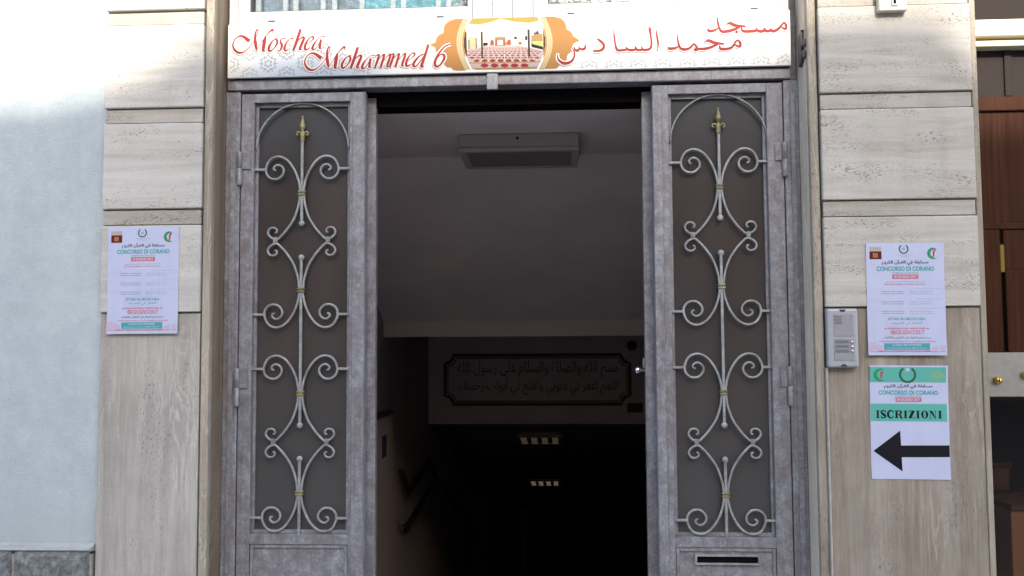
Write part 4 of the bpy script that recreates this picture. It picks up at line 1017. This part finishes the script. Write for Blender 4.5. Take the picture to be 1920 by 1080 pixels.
kb = empty('key_switch_box', ((kx0+kx1)/2, 0, kz0), 'cream metal key switch box high on the pilaster above the posters', 'box')
box('box_body', 'box', kb, kx0, kx1, -.032, -.0005, kz0, kz0+.16, .004)
lk = box('lock_plate', 'steel', kb, kx0+.047, kx0+.071, -.036, -.0325, kz0+.018, kz0+.115, .002)
box('key_slot', 'dark', lk, kx0+.054, kx0+.064, -.0366, -.0362, kz0+.026, kz0+.052, 0); box('key_slot', 'dark', lk, kx0+.054, kx0+.064, -.0366, -.0362, kz0+.062, kz0+.10, 0)
hp = empty('shutter_hinge', (.98, .07, 2.62), 'old rusty hinge plate fixed on the pale stone door reveal', 'hinge')
zt_, zb_ = at(1512, 60, .07)[1], at(1512, 124, .07)[1]
MB().prism_x([(.045, zt_), (.052, zt_-.004), (.052, zb_+.02), (.085, zb_), (.092, zb_+.004), (.092, zt_-.022)], .972, .9852).build('plate', 'iron_dark', hp)
for f0, f1 in ((.30, .52), (.62, .85)):
    zz0 = zb_+(zt_-zb_)*(1-f1); zz1 = zb_+(zt_-zb_)*(1-f0)
    MB().lathe([(.002, 0), (.009, .002), (.010, .006), (.010, zz1-zz0-.006), (.008, zz1-zz0-.001), (.001, zz1-zz0)], (.980, .036, zz0), 'z', 10).build('knuckle', 'iron_dark', hp)

# ================================================================== BROWN DOOR OF THE NEIGHBOURING ENTRANCE
DY = .22
nd = empty('wooden_door', (2.3, DY, .13), 'brown wooden entrance door with a steel lock plate and brass knobs', 'door')
X0, X1 = 1.58, 3.2
def zpx(y): return at(1890, y, DY)[1]
zA, zB = zpx(45), zpx(76); zC, zD = zpx(82), zpx(92.5); zE = zpx(180); zF = zpx(418); zG = zpx(661); zH = zpx(744); zI = zpx(590)
box('fanlight_panel', 'wood_dark', nd, X0, X1, DY+.03, DY+.06, zA+.001, 3.7, .002)
box('transom_bar', 'bar', nd, X0, X1, DY-.06, DY+.05, zB, zA, .004)
box('transom_bar', 'bar', nd, X0, X1, DY-.045, DY+.05, zD, zC, .003)
box('transom_gap', 'wood_dark', nd, X0, X1, DY+.02, DY+.05, zC+.0005, zB-.0005, 0)
box('head_panel', 'wood_dark', nd, X0, X1, DY+.012, DY+.05, zE, zD-.0005, .002)
box('head_rail', 'wood', nd, X0, X1, DY, DY+.05, zE-.06, zE-.0005, .003)
hinge_x = at(1884, 120, DY)[0]
box('head_stile', 'wood_dark', nd, hinge_x, hinge_x+.03, DY+.004, DY+.0118, zE+.001, zD-.002, .002)
box('upper_panel', 'wood', nd, X0, X1, DY+.015, DY+.045, zF, zE-.0605, .002)
box('middle_rail', 'wood', nd, X0, X1, DY+.002, DY+.05, zF-.025, zF-.0005, .003)
ux = at(1878, 500, DY)[0]
box('glass_pane', 'door_glass', nd, X0, X1, DY+.02, DY+.026, .2, zF-.0255, 0)
yb = MB().box(ux, ux+.016, DY+.006, DY+.0195, zpx(510), zpx(458), .001); yb.build('brass_strip', 'brass', nd)
box('side_rail', 'wood', nd, X0, ux-.0005, DY+.004, DY+.0195, zG+.0005, zF-.026, .002)
box('side_panel', 'wood', nd, ux+.0165, X1, DY+.004, DY+.0195, zG+.0005, zpx(506), .002)
box('side_board', 'wood', nd, ux+.0165, X1, DY+.010, DY+.0195, zpx(506)+.0005, zF-.026, .002)
lkp = box('lock_plate', 'steel', nd, at(1852, 700, DY)[0], X1-.4, DY+.0, DY+.0195, zH, zG, .002)
for px, py, r_ in ((1869, 713, .0165), (1922, 703, .0165)):
    cx_, cz_ = at(px, py, DY)
    MB().lathe([(r_*.75, .0), (r_, -.003), (r_*1.02, -.010), (r_*.86, -.018), (r_*.5, -.023), (.001, -.0245)], (cx_, DY-.0002, cz_), 'y', 18).build('knob', 'brass', lkp, smooth=True)
cx_, cz_ = at(1868, 712, DY); box('key_slot', 'dark', lkp, cx_-.0015, cx_+.0015, DY-.0258, DY-.024, cz_-.009, cz_+.009, 0)
# stair hall behind that glass
nh = MB().box(1.5, 4.0, 3.0, 3.1, -.2, 3.7).box(3.9, 4.0, .4, 3.0, -.2, 3.7).box(1.5, 3.9, .4, 3.0, 3.6, 3.7)
nh.build('neighbour_hall', 'hall_wall', kind='structure')
MB().box(1.61, 3.9, .2, 3.0, -.2, .135).build('neighbour_floor', 'step', kind='structure')
ns = empty('stone_steps', (2.4, 1.2, .14), 'pale stone steps seen through the glass of the brown wooden door', 'steps')
for k, (pyT, Yk) in enumerate(((945, .75), (866, 1.15))):
    zz = at(1890, pyT, Yk)[1]
    xs = at(1843, 900, Yk)[0] if k else at(1893, 900, Yk)[0]
    xe = at(1893, 900, Yk)[0] if k else 3.4
    box('step', 'hall_white', ns, xs, xe, Yk, Yk+.35, .137, zz-.03, .003)
    box('tread', 'stone_band', ns, xs-.005, xe+.012, Yk-.02, Yk+.36, zz-.0295, zz, .006)
